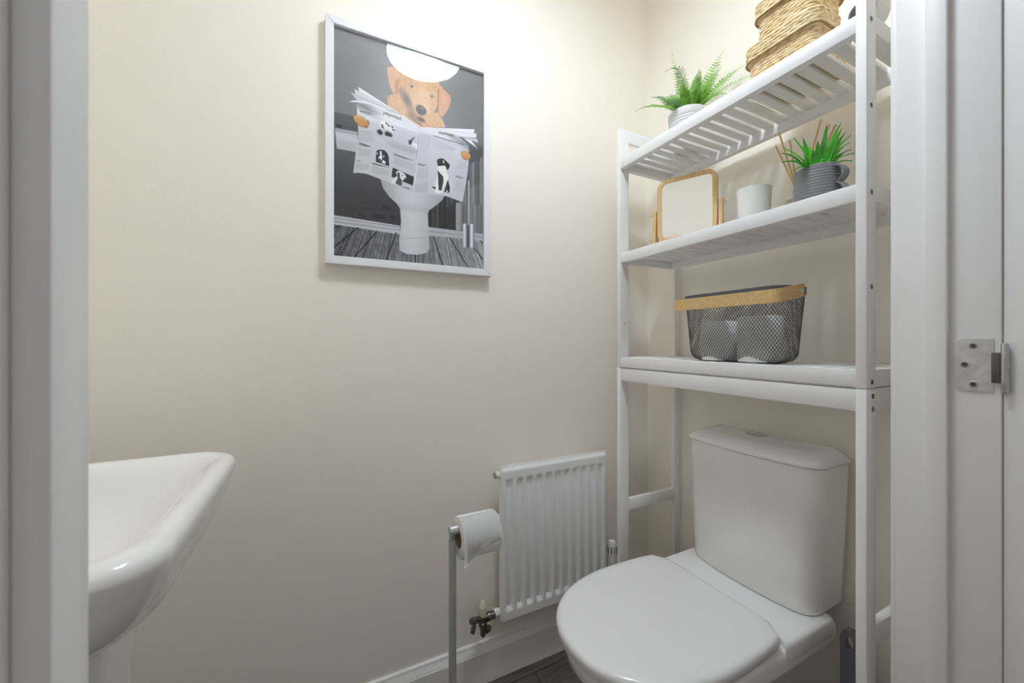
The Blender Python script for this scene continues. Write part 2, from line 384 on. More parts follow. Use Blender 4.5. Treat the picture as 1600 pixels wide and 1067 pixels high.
# cistern and brush pot
poly([(7.4, 269.7), (61.7, 266.8), (61.7, 321.3), (12.1, 321.8)], g(176+20*np.sin((yy-160)/9))); poly([(11.4, 300.2), (59.9, 298.4), (58.2, 319.9), (12.1, 321.1)], g(xx*0+180))
line(*[(8.8, 275.6), (59.9, 274.4)], 2, (140,140,146)); line(*[(6.7, 259.5), (59.9, 259.3)], 3, (84,84,92)); put(blob(*[(17.5, 262.7)][0], 7, 4), (50,50,58))
mt = [(351.3, 469.6), (365.7, 465.0), (376.2, 466.2), (387.6, 463.8), (389.0, 535.4), (351.3, 537.8)]
put(inside(mt), g(150 + 75*np.sin((xx-mt[0][0])/3.6)))
line(*[(370.2, 339.0), (370.2, 467.8)], 4.5, (178,178,184)); line(*[(363.9, 348.7), (363.9, 468.7)], 2, (96,96,104))
# dog
FUR, FURD, FURL = (208,150,96), (140,92,56), (226,178,128)
fur = np.stack([188+24*(noise(3,7,11)-.5), 147+26*(noise(3,7,11)-.5), 111+26*(noise(3,7,11)-.5)], -1)
poly([(136.6, 151.8), (168.5, 131.6), (176.3, 161.2), (199.8, 190.8), (227.8, 213.5), (138.1, 180.3)], fur, sm=False)
poly([(252.4, 168.9), (275.3, 158.7), (290.2, 175.6), (299.6, 195.7), (227.8, 214.4)], fur)
poly([(296.6, 183.1), (313.8, 190.5), (298.7, 196.8)], (92,104,168))
poly([(172.4, 75.0), (199.8, 51.2), (231.9, 41.0), (260.7, 47.5), (279.6, 74.7), (282.5, 102.9), (275.3, 138.1), (261.5, 170.6), (252.4, 193.5), (231.9, 212.5), (211.7, 210.3), (191.9, 188.9), (174.3, 169.7), (168.5, 131.6), (167.7, 100.2)], fur, sm=True)
put(blob(*[(188.0, 146.0)][0], 16, 36, -0.45, 0.8), (70,54,44), 0.95)
put(blob(*[(203.8, 185.8)][0], 20, 24, -0.5, 0.9), (98,74,58), 0.75)
put(blob(*[(174.3, 130.0)][0], 7, 24, -0.15, 0.9), (110,76,50), 0.7)
put(blob(*[(231.9, 113.4)][0], 24, 40, 0.1, 0.9), (204,168,134), 0.8)
put(blob(*[(244.1, 152.7)][0], 22, 30, 0.2, 0.8), (204,172,138), 0.7)
poly([(137.3, 75.0), (153.2, 67.6), (168.5, 73.1), (168.5, 100.0), (163.9, 138.9), (154.7, 140.4), (144.1, 122.2), (138.8, 101.1)], (194,154,126), sm=True)
poly([(157.8, 103.2), (168.5, 92.1), (164.7, 137.5), (155.5, 140.1)], (164,112,80), 0.7)
poly([(278.3, 79.3), (297.9, 90.1), (314.3, 104.7), (310.8, 132.5), (291.9, 165.2), (280.0, 162.5), (276.6, 133.6)], (188,142,112), sm=True)
put(blob(*[(296.6, 115.6)][0], 9, 26, -0.2, 0.8), (202,156,126), 0.8)
line(*[(278.3, 91.7), (276.6, 154.3)], 3, (120,76,46), 0.8)
for cx, cy in [(201.8, 106.0), (259.0, 117.0)]:
    put(blob(cx, cy-1, 8.5, 5.5, 0.2, 0.6), (150,140,132), 0.9); put(blob(cx, cy, 5.6, 4.6, 0, 0.5), (70,80,94)); put(blob(cx+1, cy+0.6, 2.6, 2.6, 0, 0.4), (40,42,50)); put(blob(cx-1.5, cy-1.8, 1.4, 1.2, 0, 0.5), (205,212,220))
put(blob(*[(227.8, 192.4)][0], 17, 10, 0.2, 0.7), (58,52,50), 0.9)
put(blob(*[(219.8, 204.2)][0], 20, 4, 0.4, 0.8), (84,62,52), 0.8)
put(blob(*[(228.6, 165.4)][0], 17, 15.5, 0.35, 0.25), (42,41,46)); put(blob(*[(231.9, 158.9)][0], 6, 3, 0.4, 0.9), (168,168,174), 0.8); put(blob(*[(238.0, 174.8)][0], 6, 4, 0.2, 0.8), (110,110,116), 0.7)
# toilet of the print
bowl = [(117.6, 376.2), (126.1, 403.8), (141.8, 423.7), (161.6, 439.3), (170.4, 450.6), (173.2, 486.6), (168.5, 538.8), (170.4, 567.1), (188.0, 574.8), (215.7, 574.4), (243.3, 566.7), (252.4, 554.3), (249.1, 492.5), (247.4, 451.8), (253.2, 442.7), (273.2, 425.6), (291.0, 407.0), (298.7, 389.9), (298.7, 339.7)]
bx = (xx-[(209.7, 457.4)][0][0])/90
put(inside(bowl), g(178 + 26*np.exp(-((bx+0.1)/0.5)**2) - 34*np.clip(np.abs(bx)-0.45, 0, 1) - 14*np.exp(-((yy-[(209.7, 445.3)][0][1])/10)**2)))
line(*[(171.6, 534.4), (250.7, 520.9)], 1.2, (150,150,158))
# newspaper: sheets behind, then the two pages
for P, v in (([(63.4, 148.4), (138.1, 178.7), (227.8, 213.5), (153.2, 199.0), (69.4, 183.0)], 214), ([(54.0, 156.4), (69.4, 160.2), (138.1, 179.5), (227.8, 213.5), (86.6, 185.9), (58.2, 182.4)], 198), ([(44.2, 167.5), (61.7, 170.0), (153.2, 187.2), (227.8, 213.5), (79.4, 184.8), (61.0, 185.4)], 184), ([(39.4, 193.6), (54.7, 185.6), (79.4, 181.0), (138.1, 187.3), (108.4, 195.3), (61.7, 189.7)], 214)): poly(P, g(xx*0+v))
line(*[(63.8, 149.0), (227.8, 213.5)], 1.0, (232,232,236)); line(*[(54.7, 157.7), (191.9, 196.9)], 0.8, (150,150,156), .7); line(*[(44.9, 168.1), (176.3, 193.0)], 0.8, (140,140,146), .7)
for P, v in (([(228.2, 213.2), (390.0, 179.6), (386.3, 191.1), (396.0, 192.5), (393.3, 204.5), (332.7, 213.9), (267.6, 217.3)], 214), ([(332.7, 213.9), (396.0, 206.4), (401.9, 218.2), (369.2, 212.7)], 188), ([(353.4, 211.9), (378.5, 215.6), (400.0, 237.2), (385.2, 229.6), (363.9, 219.0)], 214)): poly(P, g(xx*0+v))
line(*[(267.6, 207.7), (396.0, 194.3)], 0.8, (150,150,156), .7); line(*[(317.4, 208.9), (401.9, 217.7)], 0.8, (130,130,136), .8)
L = [(58.7, 189.6), (92.2, 186.1), (132.7, 190.6), (174.6, 195.3), (225.1, 215.5)] + [(218.0, 278.4), (207.5, 403.7), (149.1, 387.9), (118.2, 379.7), (82.7, 372.8), (62.1, 374.0), (50.9, 377.8)] + [(63.7, 269.6)]
pg = 206 - 90*np.clip(1-np.abs(yy-([(67.2, 193.0)][0][1] + (xx-[(67.2, 193.0)][0][0])*0.30))/22, 0, 1)*np.clip(([(128.9, 191.6)][0][0]-xx)/40, 0, 1)
put(inside(L), g(pg - 14*np.clip((yy-230)/60, 0, 1)))
R = [(226.7, 213.0), (274.9, 207.1), (332.7, 211.4), (370.8, 232.9), (370.8, 272.5), (366.6, 318.4), (351.4, 404.6), (302.2, 395.5), (245.8, 397.8), (207.5, 403.2)]
pr = 204 - 58*np.clip(1-np.abs(yy-([(332.7, 221.3)][0][1]+(xx-[(332.7, 221.3)][0][0])*0.42))/16, 0, 1)*np.clip((xx-[(287.2, 212.6)][0][0])/30, 0, 1)
put(inside(R), g(pr - 10*np.clip((yy-260)/60, 0, 1)))
line(*[(226.7, 213.5), (207.5, 402.7)], 1.6, (226,226,232))
# columns of text
def column(P, rows, dark=150, w=0.9, head=0):
    (ax, ay), (bx_, by), (cx, cy), (dx, dy) = P      # top left, top right, bottom right, bottom left
    r = random.Random(int(ax*13+ay*7))
    for k in range(rows):
        f = (k+0.5)/rows; p = (ax+(dx-ax)*f, ay+(dy-ay)*f); q = (bx_+(cx-bx_)*f, by+(cy-by)*f)
        e = r.uniform(0.86, 1.0) if k < rows-1 else 0.6
        q = (p[0]+(q[0]-p[0])*e, p[1]+(q[1]-p[1])*e)
        line(p, q, 1.7 if k < head else w, (62,62,70) if k < head else (dark, dark, dark+5), 0.8)
column([(68.1, 207.9), (99.5, 209.1), (99.5, 219.7), (69.0, 217.2)], 4, head=2); column([(63.7, 259.2), (104.9, 255.8), (104.0, 286.9), (62.8, 288.8)], 10)
column([(65.4, 292.4), (96.3, 298.2), (97.6, 300.8), (65.4, 300.9)], 3, head=3); column([(63.4, 307.0), (97.6, 306.5), (94.9, 328.0), (60.8, 328.9)], 9); column([(60.8, 340.9), (73.4, 341.8), (73.4, 343.3), (60.8, 343.0)], 1, head=1); column([(58.8, 347.7), (92.9, 346.4), (90.8, 364.0), (57.5, 365.0)], 8)
column([(99.0, 340.1), (140.6, 344.0), (140.6, 346.9), (99.0, 343.7)], 2, head=2); column([(97.6, 346.9), (143.4, 351.5), (141.3, 370.2), (96.3, 367.3)], 8)
column([(154.8, 302.7), (212.0, 312.9), (212.0, 316.0), (154.1, 308.0)], 2, head=2); column([(154.8, 311.6), (212.0, 320.5), (211.2, 341.8), (153.4, 332.5)], 8); column([(126.6, 271.0), (216.5, 280.2), (216.5, 296.9), (146.3, 288.4)], 8)
column([(226.7, 233.1), (259.0, 229.0), (257.8, 277.2), (222.5, 282.6)], 11); column([(263.9, 226.6), (358.7, 232.6), (357.4, 238.4), (262.7, 233.4)], 2, head=1); column([(263.9, 236.2), (330.1, 251.5), (328.9, 261.6), (262.7, 268.9)], 6); column([(219.7, 315.0), (245.8, 315.6), (248.2, 323.4), (219.2, 322.2)], 2, head=2); column([(218.5, 325.9), (249.4, 326.8), (247.0, 357.1), (216.2, 359.3)], 8)
column([(334.0, 282.7), (366.6, 283.4), (363.9, 308.9), (332.7, 310.1)], 7); column([(331.4, 328.9), (357.4, 331.4), (357.4, 338.9), (330.9, 335.2)], 2, head=2); column([(328.9, 343.0), (358.7, 342.4), (356.1, 380.2), (325.0, 375.7)], 9)
# photographs in the paper
line(*[(109.5, 210.7), (225.1, 230.7)], 1.0, (232,232,236)); line(*[(106.8, 263.1), (210.0, 278.7)], 1.0, (120,120,126), .7)
put(blob(*[(117.8, 254.7)][0], 10, 8, .3, .5), (60,60,66)); put(blob(*[(140.2, 254.1)][0], 13, 8, .3, .5), (64,64,70)); put(blob(*[(128.9, 232.5)][0], 15, 12, .4, .5), (232,232,234)); put(blob(*[(145.8, 236.1)][0], 12, 12, 0, .5), (226,226,230))
for q in [(134.5, 226.2), (123.3, 233.9), (140.2, 230.7), (149.6, 232.2), (152.5, 239.4), (125.2, 239.3), (117.8, 248.8), (132.7, 257.9), (145.8, 255.7)]: put(blob(*q, 4.5, 2.8, .5, .6), (48,48,54))
poly([(213.0, 242.7), (204.0, 249.9), (196.1, 259.7), (202.0, 260.4)], (84,84,92)); poly([(194.1, 256.6), (204.5, 257.2), (200.8, 269.4), (193.3, 268.8)], (70,70,78)); poly([(203.7, 260.4), (218.0, 263.2), (218.0, 276.8), (202.2, 271.3)], (222,222,226))
hd = [(107.9, 314.4), (109.3, 305.4), (118.2, 300.5), (129.4, 300.2), (137.1, 306.6), (140.6, 316.1), (141.5, 341.1), (121.0, 337.7), (107.2, 336.2)]
poly(hd, (44,44,50), sm=False)
poly([(117.5, 305.0), (121.7, 304.1), (122.7, 314.1), (123.8, 324.0), (119.6, 330.7), (113.4, 328.4), (114.1, 321.7), (118.2, 318.0)], (226,226,228)); put(blob(*[(117.1, 327.2)][0], 3.6, 3.2, 0, .5), (36,36,40)); poly([(125.2, 326.7), (132.9, 330.9), (131.5, 337.0), (122.4, 336.0)], (214,214,218)); put(blob(*[(127.3, 316.7)][0], 5, 2.4, -.9, .6), (190,190,194)); put(blob(*[(111.0, 313.0)][0], 3, 4, 0, .6), (180,180,184))
poly([(150.8, 342.5), (208.7, 357.1), (205.2, 382.2), (147.7, 368.1)], (46,46,52))
poly([(159.8, 354.1), (167.8, 348.1), (177.9, 351.3), (185.2, 357.4), (186.7, 366.1), (177.9, 372.2), (175.0, 383.2), (173.6, 387.9), (154.8, 382.4), (152.0, 387.4), (146.3, 381.8), (154.8, 370.6), (162.0, 363.3)], (216,216,220), sm=True)
poly([(162.7, 355.8), (169.2, 353.0), (170.7, 366.1), (175.0, 374.2), (173.6, 387.9), (159.1, 383.1), (163.4, 370.5)], (70,70,78), sm=True); put(blob(*[(184.5, 366.5)][0], 3.6, 2.6, 0, .5), (34,34,40)); put(blob(*[(177.2, 358.9)][0], 2.4, 2, 0, .5), (40,40,46)); poly([(176.5, 388.9), (197.0, 391.2), (195.6, 395.2), (177.9, 391.6)], (120,120,128))
poly([(247.0, 390.5), (253.0, 278.2), (328.9, 261.6), (318.6, 385.4)], (196,197,203), 0.7)
poly([(274.4, 298.9), (278.6, 292.0), (292.2, 288.6), (304.7, 296.2), (312.3, 304.4), (306.0, 317.9), (299.7, 314.3), (297.2, 307.5), (278.6, 312.5)], (42,42,48), sm=True)
poly([(278.6, 313.7), (298.5, 309.7), (303.5, 328.2), (308.5, 339.4), (292.2, 374.1), (287.2, 389.5), (267.6, 386.9), (272.5, 351.1), (276.1, 326.3)], (224,225,228), sm=True)
poly([(275.4, 325.2), (292.2, 340.1), (293.5, 352.0), (287.2, 382.3), (278.6, 381.3), (277.4, 350.2)], (54,54,60)); poly([(306.0, 344.8), (312.3, 368.1), (311.0, 384.2), (294.7, 383.4), (302.2, 360.1)], (48,48,54)); poly([(257.3, 375.0), (270.0, 374.4), (268.8, 382.6)], (44,44,50)); put(blob(*[(293.5, 297.3)][0], 2.6, 6, -.3, .5), (226,226,228)); put(blob(*[(303.5, 380.6)][0], 4, 2.6, 0, .5), (220,220,222)); poly([(292.2, 332.8), (308.5, 334.5), (306.0, 349.7), (293.5, 347.1)], (226,226,230))
poly([(210.3, 379.2), (249.4, 360.2), (247.0, 395.2), (208.5, 401.9)], g(xx*0+178), 0.6)
# paws
for P, rx, ry, an in (([(69.4, 236.1)][0], 19.5, 13.5, 0.45), ([(361.2, 263.6)][0], 16, 12.5, 0.12)):
    put(blob(P[0]+1, P[1]+1, rx+3, ry+3, an, .4), (70,60,58), .7)
    put(blob(P[0], P[1], rx, ry, an, .12), np.stack([200-0*xx+14*(noise(3,3,21)-.5), 150-8*np.clip((yy-P[1])/10, -1, 1), 100-14*np.clip((yy-P[1])/10, -1, 1)], -1))
put(blob(*[(83.0, 247.9)][0], 5, 4, .4, .6), (140,84,40), .8); put(blob(*[(88.4, 235.1)][0], 3, 8, -.4, .6), (120,72,40), .7); put(blob(*[(358.0, 275.0)][0], 7, 4, .2, .8), (176,112,58), .7)
small = img.reshape(GH, SS, GW, SS, 3).mean((1, 3))/255.0
lin = np.where(small <= 0.04045, small/12.92, ((small+0.055)/1.055)**2.4)
lin = np.clip(lin*1.3, 0, 1)
me = bpy.data.meshes.new('print')
vx_ = np.empty((GH, GW, 3)); jj, ii = np.mgrid[0:GH, 0:GW]
bx0, by0, bz0 = t['base']
vx_[..., 0] = PX + (ii+0.5)/SC*0.001 - bx0; vx_[..., 1] = PY - by0; vx_[..., 2] = PZ - (jj+0.5)/SC*0.001 - bz0
idx = np.arange(GH*GW).reshape(GH, GW)
quads = np.stack([idx[:-1, :-1], idx[1:, :-1], idx[1:, 1:], idx[:-1, 1:]], -1).reshape(-1, 4)
nf = len(quads)
me.vertices.add(GH*GW); me.vertices.foreach_set('co', vx_.ravel())
me.loops.add(nf*4); me.loops.foreach_set('vertex_index', quads.ravel().astype(np.int32))
me.polygons.add(nf); me.polygons.foreach_set('loop_start', np.arange(0, nf*4, 4, dtype=np.int32))
me.update(calc_edges=True); me.validate()
ca = me.color_attributes.new('ink', 'FLOAT_COLOR', 'POINT')
ca.data.foreach_set('color', np.concatenate([lin.reshape(-1, 3), np.ones((GH*GW, 1))], 1).ravel().astype(np.float32))
pm = mat('printed photo paper', (0.5, 0.5, 0.5), 0.6, spec=0.2); at = pm.node_tree.nodes.new('ShaderNodeAttribute'); at.attribute_name = 'ink'
pm.node_tree.links.new(at.outputs['Color'], pm.node_tree.nodes['Principled BSDF'].inputs['Base Color'])
me.materials.append(pm)
o = bpy.data.objects.new('print', me); COL.objects.link(o); o.parent = t
prt = o
def masthead(P, size, extrude=0):
    (x0, y0), (x1, y1) = P
    cu = bpy.data.curves.new('masthead', 'FONT'); cu.body = 'petprinted'; cu.size = 1.0; cu.offset = 0.022
    tmp = bpy.data.objects.new('masthead', cu); COL.objects.link(tmp)
    dg = bpy.context.evaluated_depsgraph_get(); dg.update()
    m2 = bpy.data.meshes.new_from_object(tmp.evaluated_get(dg)); bpy.data.objects.remove(tmp)
    co = np.empty(len(m2.vertices)*3); m2.vertices.foreach_get('co', co); co = co.reshape(-1, 3)
    w0 = co[:, 0].max(); L = math.hypot(x1-x0, y1-y0); s = L/w0; an = math.atan2(y1-y0, x1-x0)
    px, py = co[:, 0]*s, -co[:, 1]*s*1.15
    X = x0+px*math.cos(an)-py*0.25*0-py*math.sin(an); Y = y0+px*math.sin(an)+py*math.cos(an)
    co[:, 0] = PX+X*0.001-bx0; co[:, 1] = PY-0.0004-by0; co[:, 2] = PZ-Y*0.001-bz0
    m2.vertices.foreach_set('co', co.ravel()); m2.materials.clear(); m2.materials.append(M['dark']); m2.update()
    q = bpy.data.objects.new('masthead', m2); COL.objects.link(q); q.parent = prt
masthead([(125.6, 202.2), (172.6, 208.7)], 1); masthead([(278.6, 218.3), (321.2, 218.6)], 1)
b = B(); box(b, i0-0.004, i1+0.004, FY+0.0045, FY+0.0055, k0-0.004, k1+0.004); obj('glass_pane', b, M['pane'], t)

# ------------------------------------------------------------------ tall white shelf unit over the toilet
XF, YN, YF = 0.8536, 0.326, 0.9588
TH, XR0, XR1, XP = 0.0155, 1.0985, 1.124, 0.8890
def Z(v): return H + v
t = thing('bathroom_shelf_unit', 'tall white slatted shelf unit standing over the toilet against the right wall', 'shelf', (0.99, 0.64, 0))
bv = 0.0011
seam = Z(-0.0835)
for y0 in (YN, YF-TH):
    for x0, x1 in ((XF, XP), (XR0, XR1)):
        obj('lower_post', box(B(), x0, x1, y0, y0+TH, 0, seam-0.0006, bv), M['shelf'], t)
        obj('upper_post', box(B(), x0, x1, y0, y0+TH, seam+0.0006, Z(0.681), bv), M['shelf'], t)
    obj('top_rail', box(B(), XP, XR0, y0+0.0005, y0+TH-0.0005, Z(0.641), Z(0.681), bv), M['shelf'], t)
    obj('lower_rail', box(B(), XP, XR0, y0+0.0005, y0+TH-0.0005, Z(-0.546), Z(-0.509), bv), M['shelf'], t)
    obj('frame_rail', box(B(), XP, XR0, y0, y0+TH, Z(-0.1245), seam-0.0006, bv), M['shelf'], t)
    for zt in (0.5825, 0.2813, -0.0505):
        obj('side_rail', box(B(), XP, XR0, y0, y0+TH, Z(zt-0.0312), Z(zt), bv), M['shelf'], t)
yi0, yi1 = YN+TH, YF-TH
for zt in (0.5825, 0.2813, -0.0505):
    obj('front_rail', box(B(), XF+0.0012, XF+0.0192, yi0, yi1, Z(zt-0.0312), Z(zt), bv), M['shelf'], t)
    obj('back_rail', box(B(), 1.0785, 1.0965, yi0, yi1, Z(zt-0.0312), Z(zt), bv), M['shelf'], t)
    b = B(); ys = [0.8924+0.0325*k for k in range(1, -18, -1)]
    edges = [yi1] + ys + [yi0]
    for a, c in zip(edges, edges[1:]):
        hi = a-0.0048 if a != yi1 else a; lo = c+0.0048 if c != yi0 else c
        if hi-lo > 0.004: box(b, XF+0.0192, 1.0785, lo, hi, Z(zt-0.0105), Z(zt-0.0005), 0.001)
    obj('slat_panel', b, M['shelf'], t)
obj('frame_front_rail', box(B(), XF+0.0012, XF+0.0192, yi0, yi1, Z(-0.1245), Z(-0.0862), bv), M['shelf'], t)
obj('frame_back_rail', box(B(), 1.0785, 1.0965, yi0, yi1, Z(-0.1245), Z(-0.0862), bv), M['shelf'], t)
for x, z, r in ((0.8712,.5708,.0046),(0.8712,.4184,.0044),(0.8725,.2648,.0046),(0.8725,.0969,.0046),(0.874,-.0721,.0046),(0.877,-.0973,.0048),(0.877,-.12,.0048)):
    b = B(); cyl(b, (x, YN+0.001, Z(z)), (x, YN-0.0004, Z(z)), r, n=18, rings=[(0, r), (1, r), (0.9, r*0.8)]); obj('screw', b, M['screw'], t)
for x, z in ((0.8725, .232), (0.8725, .058), (1.1085, .058)):
    b = B(); cyl(b, (x, YF-TH+0.001, Z(z)), (x, YF-TH-0.0003, Z(z)), 0.0018, n=10); obj('pin_hole', b, M['dark'], t)
b = B(); cyl(b, (0.8725, YN+0.001, Z(0.056)), (0.8725, YN-0.0003, Z(0.056)), 0.0012, n=10); obj('pin_hole', b, M['dark'], t)

# ------------------------------------------------------------------ radiator
t = thing('radiator', 'small white ribbed panel radiator on the back wall beside the toilet', 'radiator', (0.68, YA, 0.195))
rx0, rx1, rz0, rz1, ry = 0.4800, 0.8790, Z(-0.845), Z(-0.3800), 1.035
nfl = 11; pitch = (rx1-rx0-0.020)/nfl
NX, NZ = nfl*14+8, 70
def sstep(a, b_, x):
    u = min(1, max(0, (x-a)/(b_-a))); return u*u*(3-2*u)
def rad_depth(x, z):
    e = min(x-rx0, rx1-x); h = 0.0
    d = 0.007*(1-sstep(0, 0.008, e)) + 0.007*(1-sstep(0, 0.010, min(z-rz0, rz1-z)))
    ph = ((x-rx0-0.010)/pitch) % 1.0
    if rx0+0.010 < x < rx1-0.010:
        a = sstep(0.10, 0.30, ph)*(1-sstep(0.66, 0.86, ph))
        zz_ = sstep(rz0+0.033, rz0+0.052, z)*(1-sstep(rz1-0.050, rz1-0.030, z))
        d += 0.0115*a*zz_
    return d
b = B(); grid = []
xs_ = [rx0+(rx1-rx0)*i/NX for i in range(NX+1)]
zs_ = sorted(set([rz0+(rz1-rz0)*i/NZ for i in range(NZ+1)] + [rz0+0.002*i for i in range(30)] + [rz1-0.002*i for i in range(30)]))
for z in zs_: grid.append([b.verts.new((x, ry+rad_depth(x, z), z)) for x in xs_])
for r0, r1 in zip(grid, grid[1:]):
    for i in range(NX): b.faces.new((r0[i], r0[i+1], r1[i+1], r1[i]))
# back shell of the panel
bk = [[b.verts.new((x, ry+0.020, z)) for x in (rx0, rx1)] for z in (rz0, rz1)]
b.faces.new((bk[0][0], bk[1][0], bk[1][1], bk[0][1]))
b.faces.new([grid[0][i] for i in range(NX, -1, -1)] + [bk[0][0], bk[0][1]])
b.faces.new(grid[-1] + [bk[1][1], bk[1][0]])
b.faces.new([g_[0] for g_ in grid] + [bk[1][0], bk[0][0]])
b.faces.new([g_[-1] for g_ in grid][::-1] + [bk[0][1], bk[1][1]])
obj('panel', b, M['radiator'], t, sharp=1.0)
obj('seam_edge', box(B(), rx0-0.0005, rx1+0.0005, ry+0.0095, ry+0.0125, rz0-0.004, rz1+0.006, 0.001), M['radiator'], t)
obj('convector', box(B(), rx0+0.012, rx1-0.012, ry+0.021, ry+0.040, rz0+0.03, rz1-0.03, 0.002), M['radiator'], t)
for x in (rx0+0.08, rx1-0.08): obj('bracket', box(B(), x-0.012, x+0.012, ry+0.041, YA-0.0005, rz0+0.06, rz1-0.06), M['radiator'], t)
b = B(); cyl(b, (rx0+0.01, ry+0.020, rz1-0.022), (rx0-0.012, ry+0.020, rz1-0.022), 0.0105); a = obj('end_plug', b, M['white_plastic'], t)
b = B(); cyl(b, (rx0-0.0115, ry+0.020, rz1-0.022), (rx0-0.0165, ry+0.020, rz1-0.022), 0.010, n=24, rings=[(0,.0095),(.8,.0095),(1,.008)]); obj('bleed_cap', b, mat('beige metal', (0.45,0.40,0.31), 0.4, 0.5), a)
# drain-off lockshield valve at the lower left
VY = 1.050
b = B(); cyl(b, (0.4244, VY, 0.206), (0.4244, VY, 0.236), 0.012, rings=[(0,.013),(.3,.013),(.35,.0105),(1,.0105)])
cyl(b, (0.4244, VY, 0.226), (0.4630, VY, 0.2265), 0.0085, rings=[(0,.0085),(.35,.0085),(.36,.013),(.58,.0135),(.60,.009),(.66,.009),(.67,.0115),(.92,.0115),(.95,.009),(1,.009)], n=12)
va = obj('valve_body', b, M['brass'], t)
b = B(); cyl(b, (0.4244, VY, 0.233), (0.4238, VY, 0.279), 0.0115, rings=[(0,.0102),(.05,.0112),(.62,.0112),(.66,.0098),(.80,.0085),(.95,.0055),(1,.004)]); cp = obj('valve_cap', b, M['cream_plastic'], va)
b = B(); cyl(b, (0.4244, VY, 0.226), (0.3790, 1.030, 0.2440), 0.008, rings=[(0,.007),(.3,.0085),(.62,.0085),(.63,.0098),(.68,.0098),(.69,.0085),(.74,.0098),(.80,.0098),(.82,.0085),(.93,.0085),(.94,.005),(1,.005)])
dc = obj('drain_cock', b, M['brass'], va)
b = B(); cyl(b, (0.3950, 1.036, 0.2350), (0.3850, 1.030, 0.2080), 0.006, rings=[(0,.0055),(.4,.0055),(.42,.0068),(.52,.0068),(.54,.0056),(.6,.0056),(.62,.0068),(.72,.0068),(.74,.0056),(.8,.0056),(.82,.0066),(1,.006)]); obj('drain_nozzle', b, M['brass'], dc)
b = B(); cyl(b, (0.4244, VY, 0.216), (0.4262, VY, 0.1725), 0.009, rings=[(0,.0135),(.18,.0135),(.2,.0095),(.85,.0088),(1,.005)], n=12)
cyl(b, (0.4252, VY, 0.186), (0.4500, 1.058, 0.186), 0.008, rings=[(0,.007),(.4,.007),(.42,.011),(.8,.011),(.82,.008),(1,.008)], n=12)
obj('compression_nut', b, M['brass'], va)
b = B(); tube(b, [(0.448, 1.058, 0.186), (0.462, 1.066, 0.188), (0.474, 1.078, 0.196), (0.480, YA-0.0005, 0.200)], 0.0075, 12); obj('feed_pipe', b, M['cream_plastic'], va)
b = B(); cyl(b, (0.4625, VY+0.003, 0.2265), (0.490, VY+0.004, 0.2265), 0.0125, rings=[(0,.011),(.1,.0125),(.5,.0125),(.55,.0105),(1,.0105)], n=8); obj('tail_nut', b, M['white_plastic'], va)
# thermostatic valve at the lower right
b = B(); turned(b, (0.9145, 1.052, 0), [(0.20,0.010),(0.235,0.010),(0.236,0.014),(0.252,0.014),(0.253,0.016),(0.288,0.016),(0.289,0.0145),(0.292,0.0145),(0.293,0.0165),(0.330,0.0165),(0.337,0.0145),(0.341,0.010),(0.342,0.002)], n=28)
cyl(b, (0.915, 1.052, 0.2265), (0.872, 1.052, 0.2265), 0.010); cyl(b, (0.9145, 1.052, 0.21), (0.9145, 1.052, 0.0), 0.0075)
tv = obj('thermostatic_valve', b, M['white_plastic'], t)
for k in range(10):
    a = 2*PI*k/10+0.1; b = B(); cyl(b, (0.9145+.0158*math.cos(a), 1.052+.0158*math.sin(a), 0.300), (0.9145+.0158*math.cos(a), 1.052+.0158*math.sin(a), 0.324), 0.0017, n=6); obj('valve_slot', b, M['dark'], tv)

# ------------------------------------------------------------------ toilet
TC = 0.630
t = thing('toilet', 'white close-coupled toilet with its lid closed under the shelf unit', 'toilet', (0.80, TC, 0))
def dring(xf, xb, hm, La, z, p=2.2, nar=0.0, n=26, rb=0.0):
    """plan outline: rounded nose at xf, straight sides to xb"""
    pts = []
    for i in range(n+1):
        u = i/n; x = xf+(xb-xf)*(1-math.cos(PI*u/2)) if u < 1 else xb
        q = min(1, (x-xf)/La); hw = hm*(1-(1-q)**p)**(1/p)
        if x > xf+La: hw -= nar*((x-xf-La)/max(1e-6, xb-xf-La))**2
        if rb and x > xb-rb: hw -= rb-math.sqrt(max(0, rb*rb-(x-(xb-rb))**2))
        pts.append((x, max(hw, 0.0)))
    ring = [(x, TC-h, z) for x, h in pts] + [(x, TC+h, z) for x, h in pts[:0:-1]]
    return ring
b = B()
spec = [(0.000,.625,.930,.104,.16),(0.010,.612,.940,.110,.17),(0.030,.620,.935,.105,.17),(0.10,.632,.930,.098,.18),(0.18,.618,.930,.100,.20),(0.25,.580,.940,.112,.22),
        (0.30,.540,.955,.128,.235),(0.332,.505,.975,.146,.245),(0.348,.480,1.034,.166,.25),(0.354,.470,1.044,.1725,.25),(0.366,.461,1.047,.1745,.25),(0.392,.457,1.047,.1750,.25),(0.400,.4590,1.047,.1735,.25),(0.4035,.464,1.045,.169,.25)]
loft(b, [dring(xf, xb, hm, La, z) for z, xf, xb, hm, La in spec]); obj('bowl', b, M['ceramic'], t, sharp=0.9)
def plat(z, i):
    P = [(1.047-i, TC-.1750+i+.012), (1.047-i-.0035, TC-.1750+i+.0035), (1.047-i-.012, TC-.1750+i)]
    P += [(.852+i*1.5, TC-.1750+i), (.8620+i, TC-.1655+i*.4), (.8690+i, TC-.150), (.8720+i, TC-.120)]
    return [(x, y, z) for x, y in P] + [(x, 2*TC-y, z) for x, y in P[::-1]]
b = B(); loft(b, [plat(z, i_) for z, i_ in ((.372,.0006),(.380,-.0006),(.407,-.0006),(.4115,.0010),(.4140,.005))]); obj('platform', b, M['ceramic'], t, sharp=0.9)
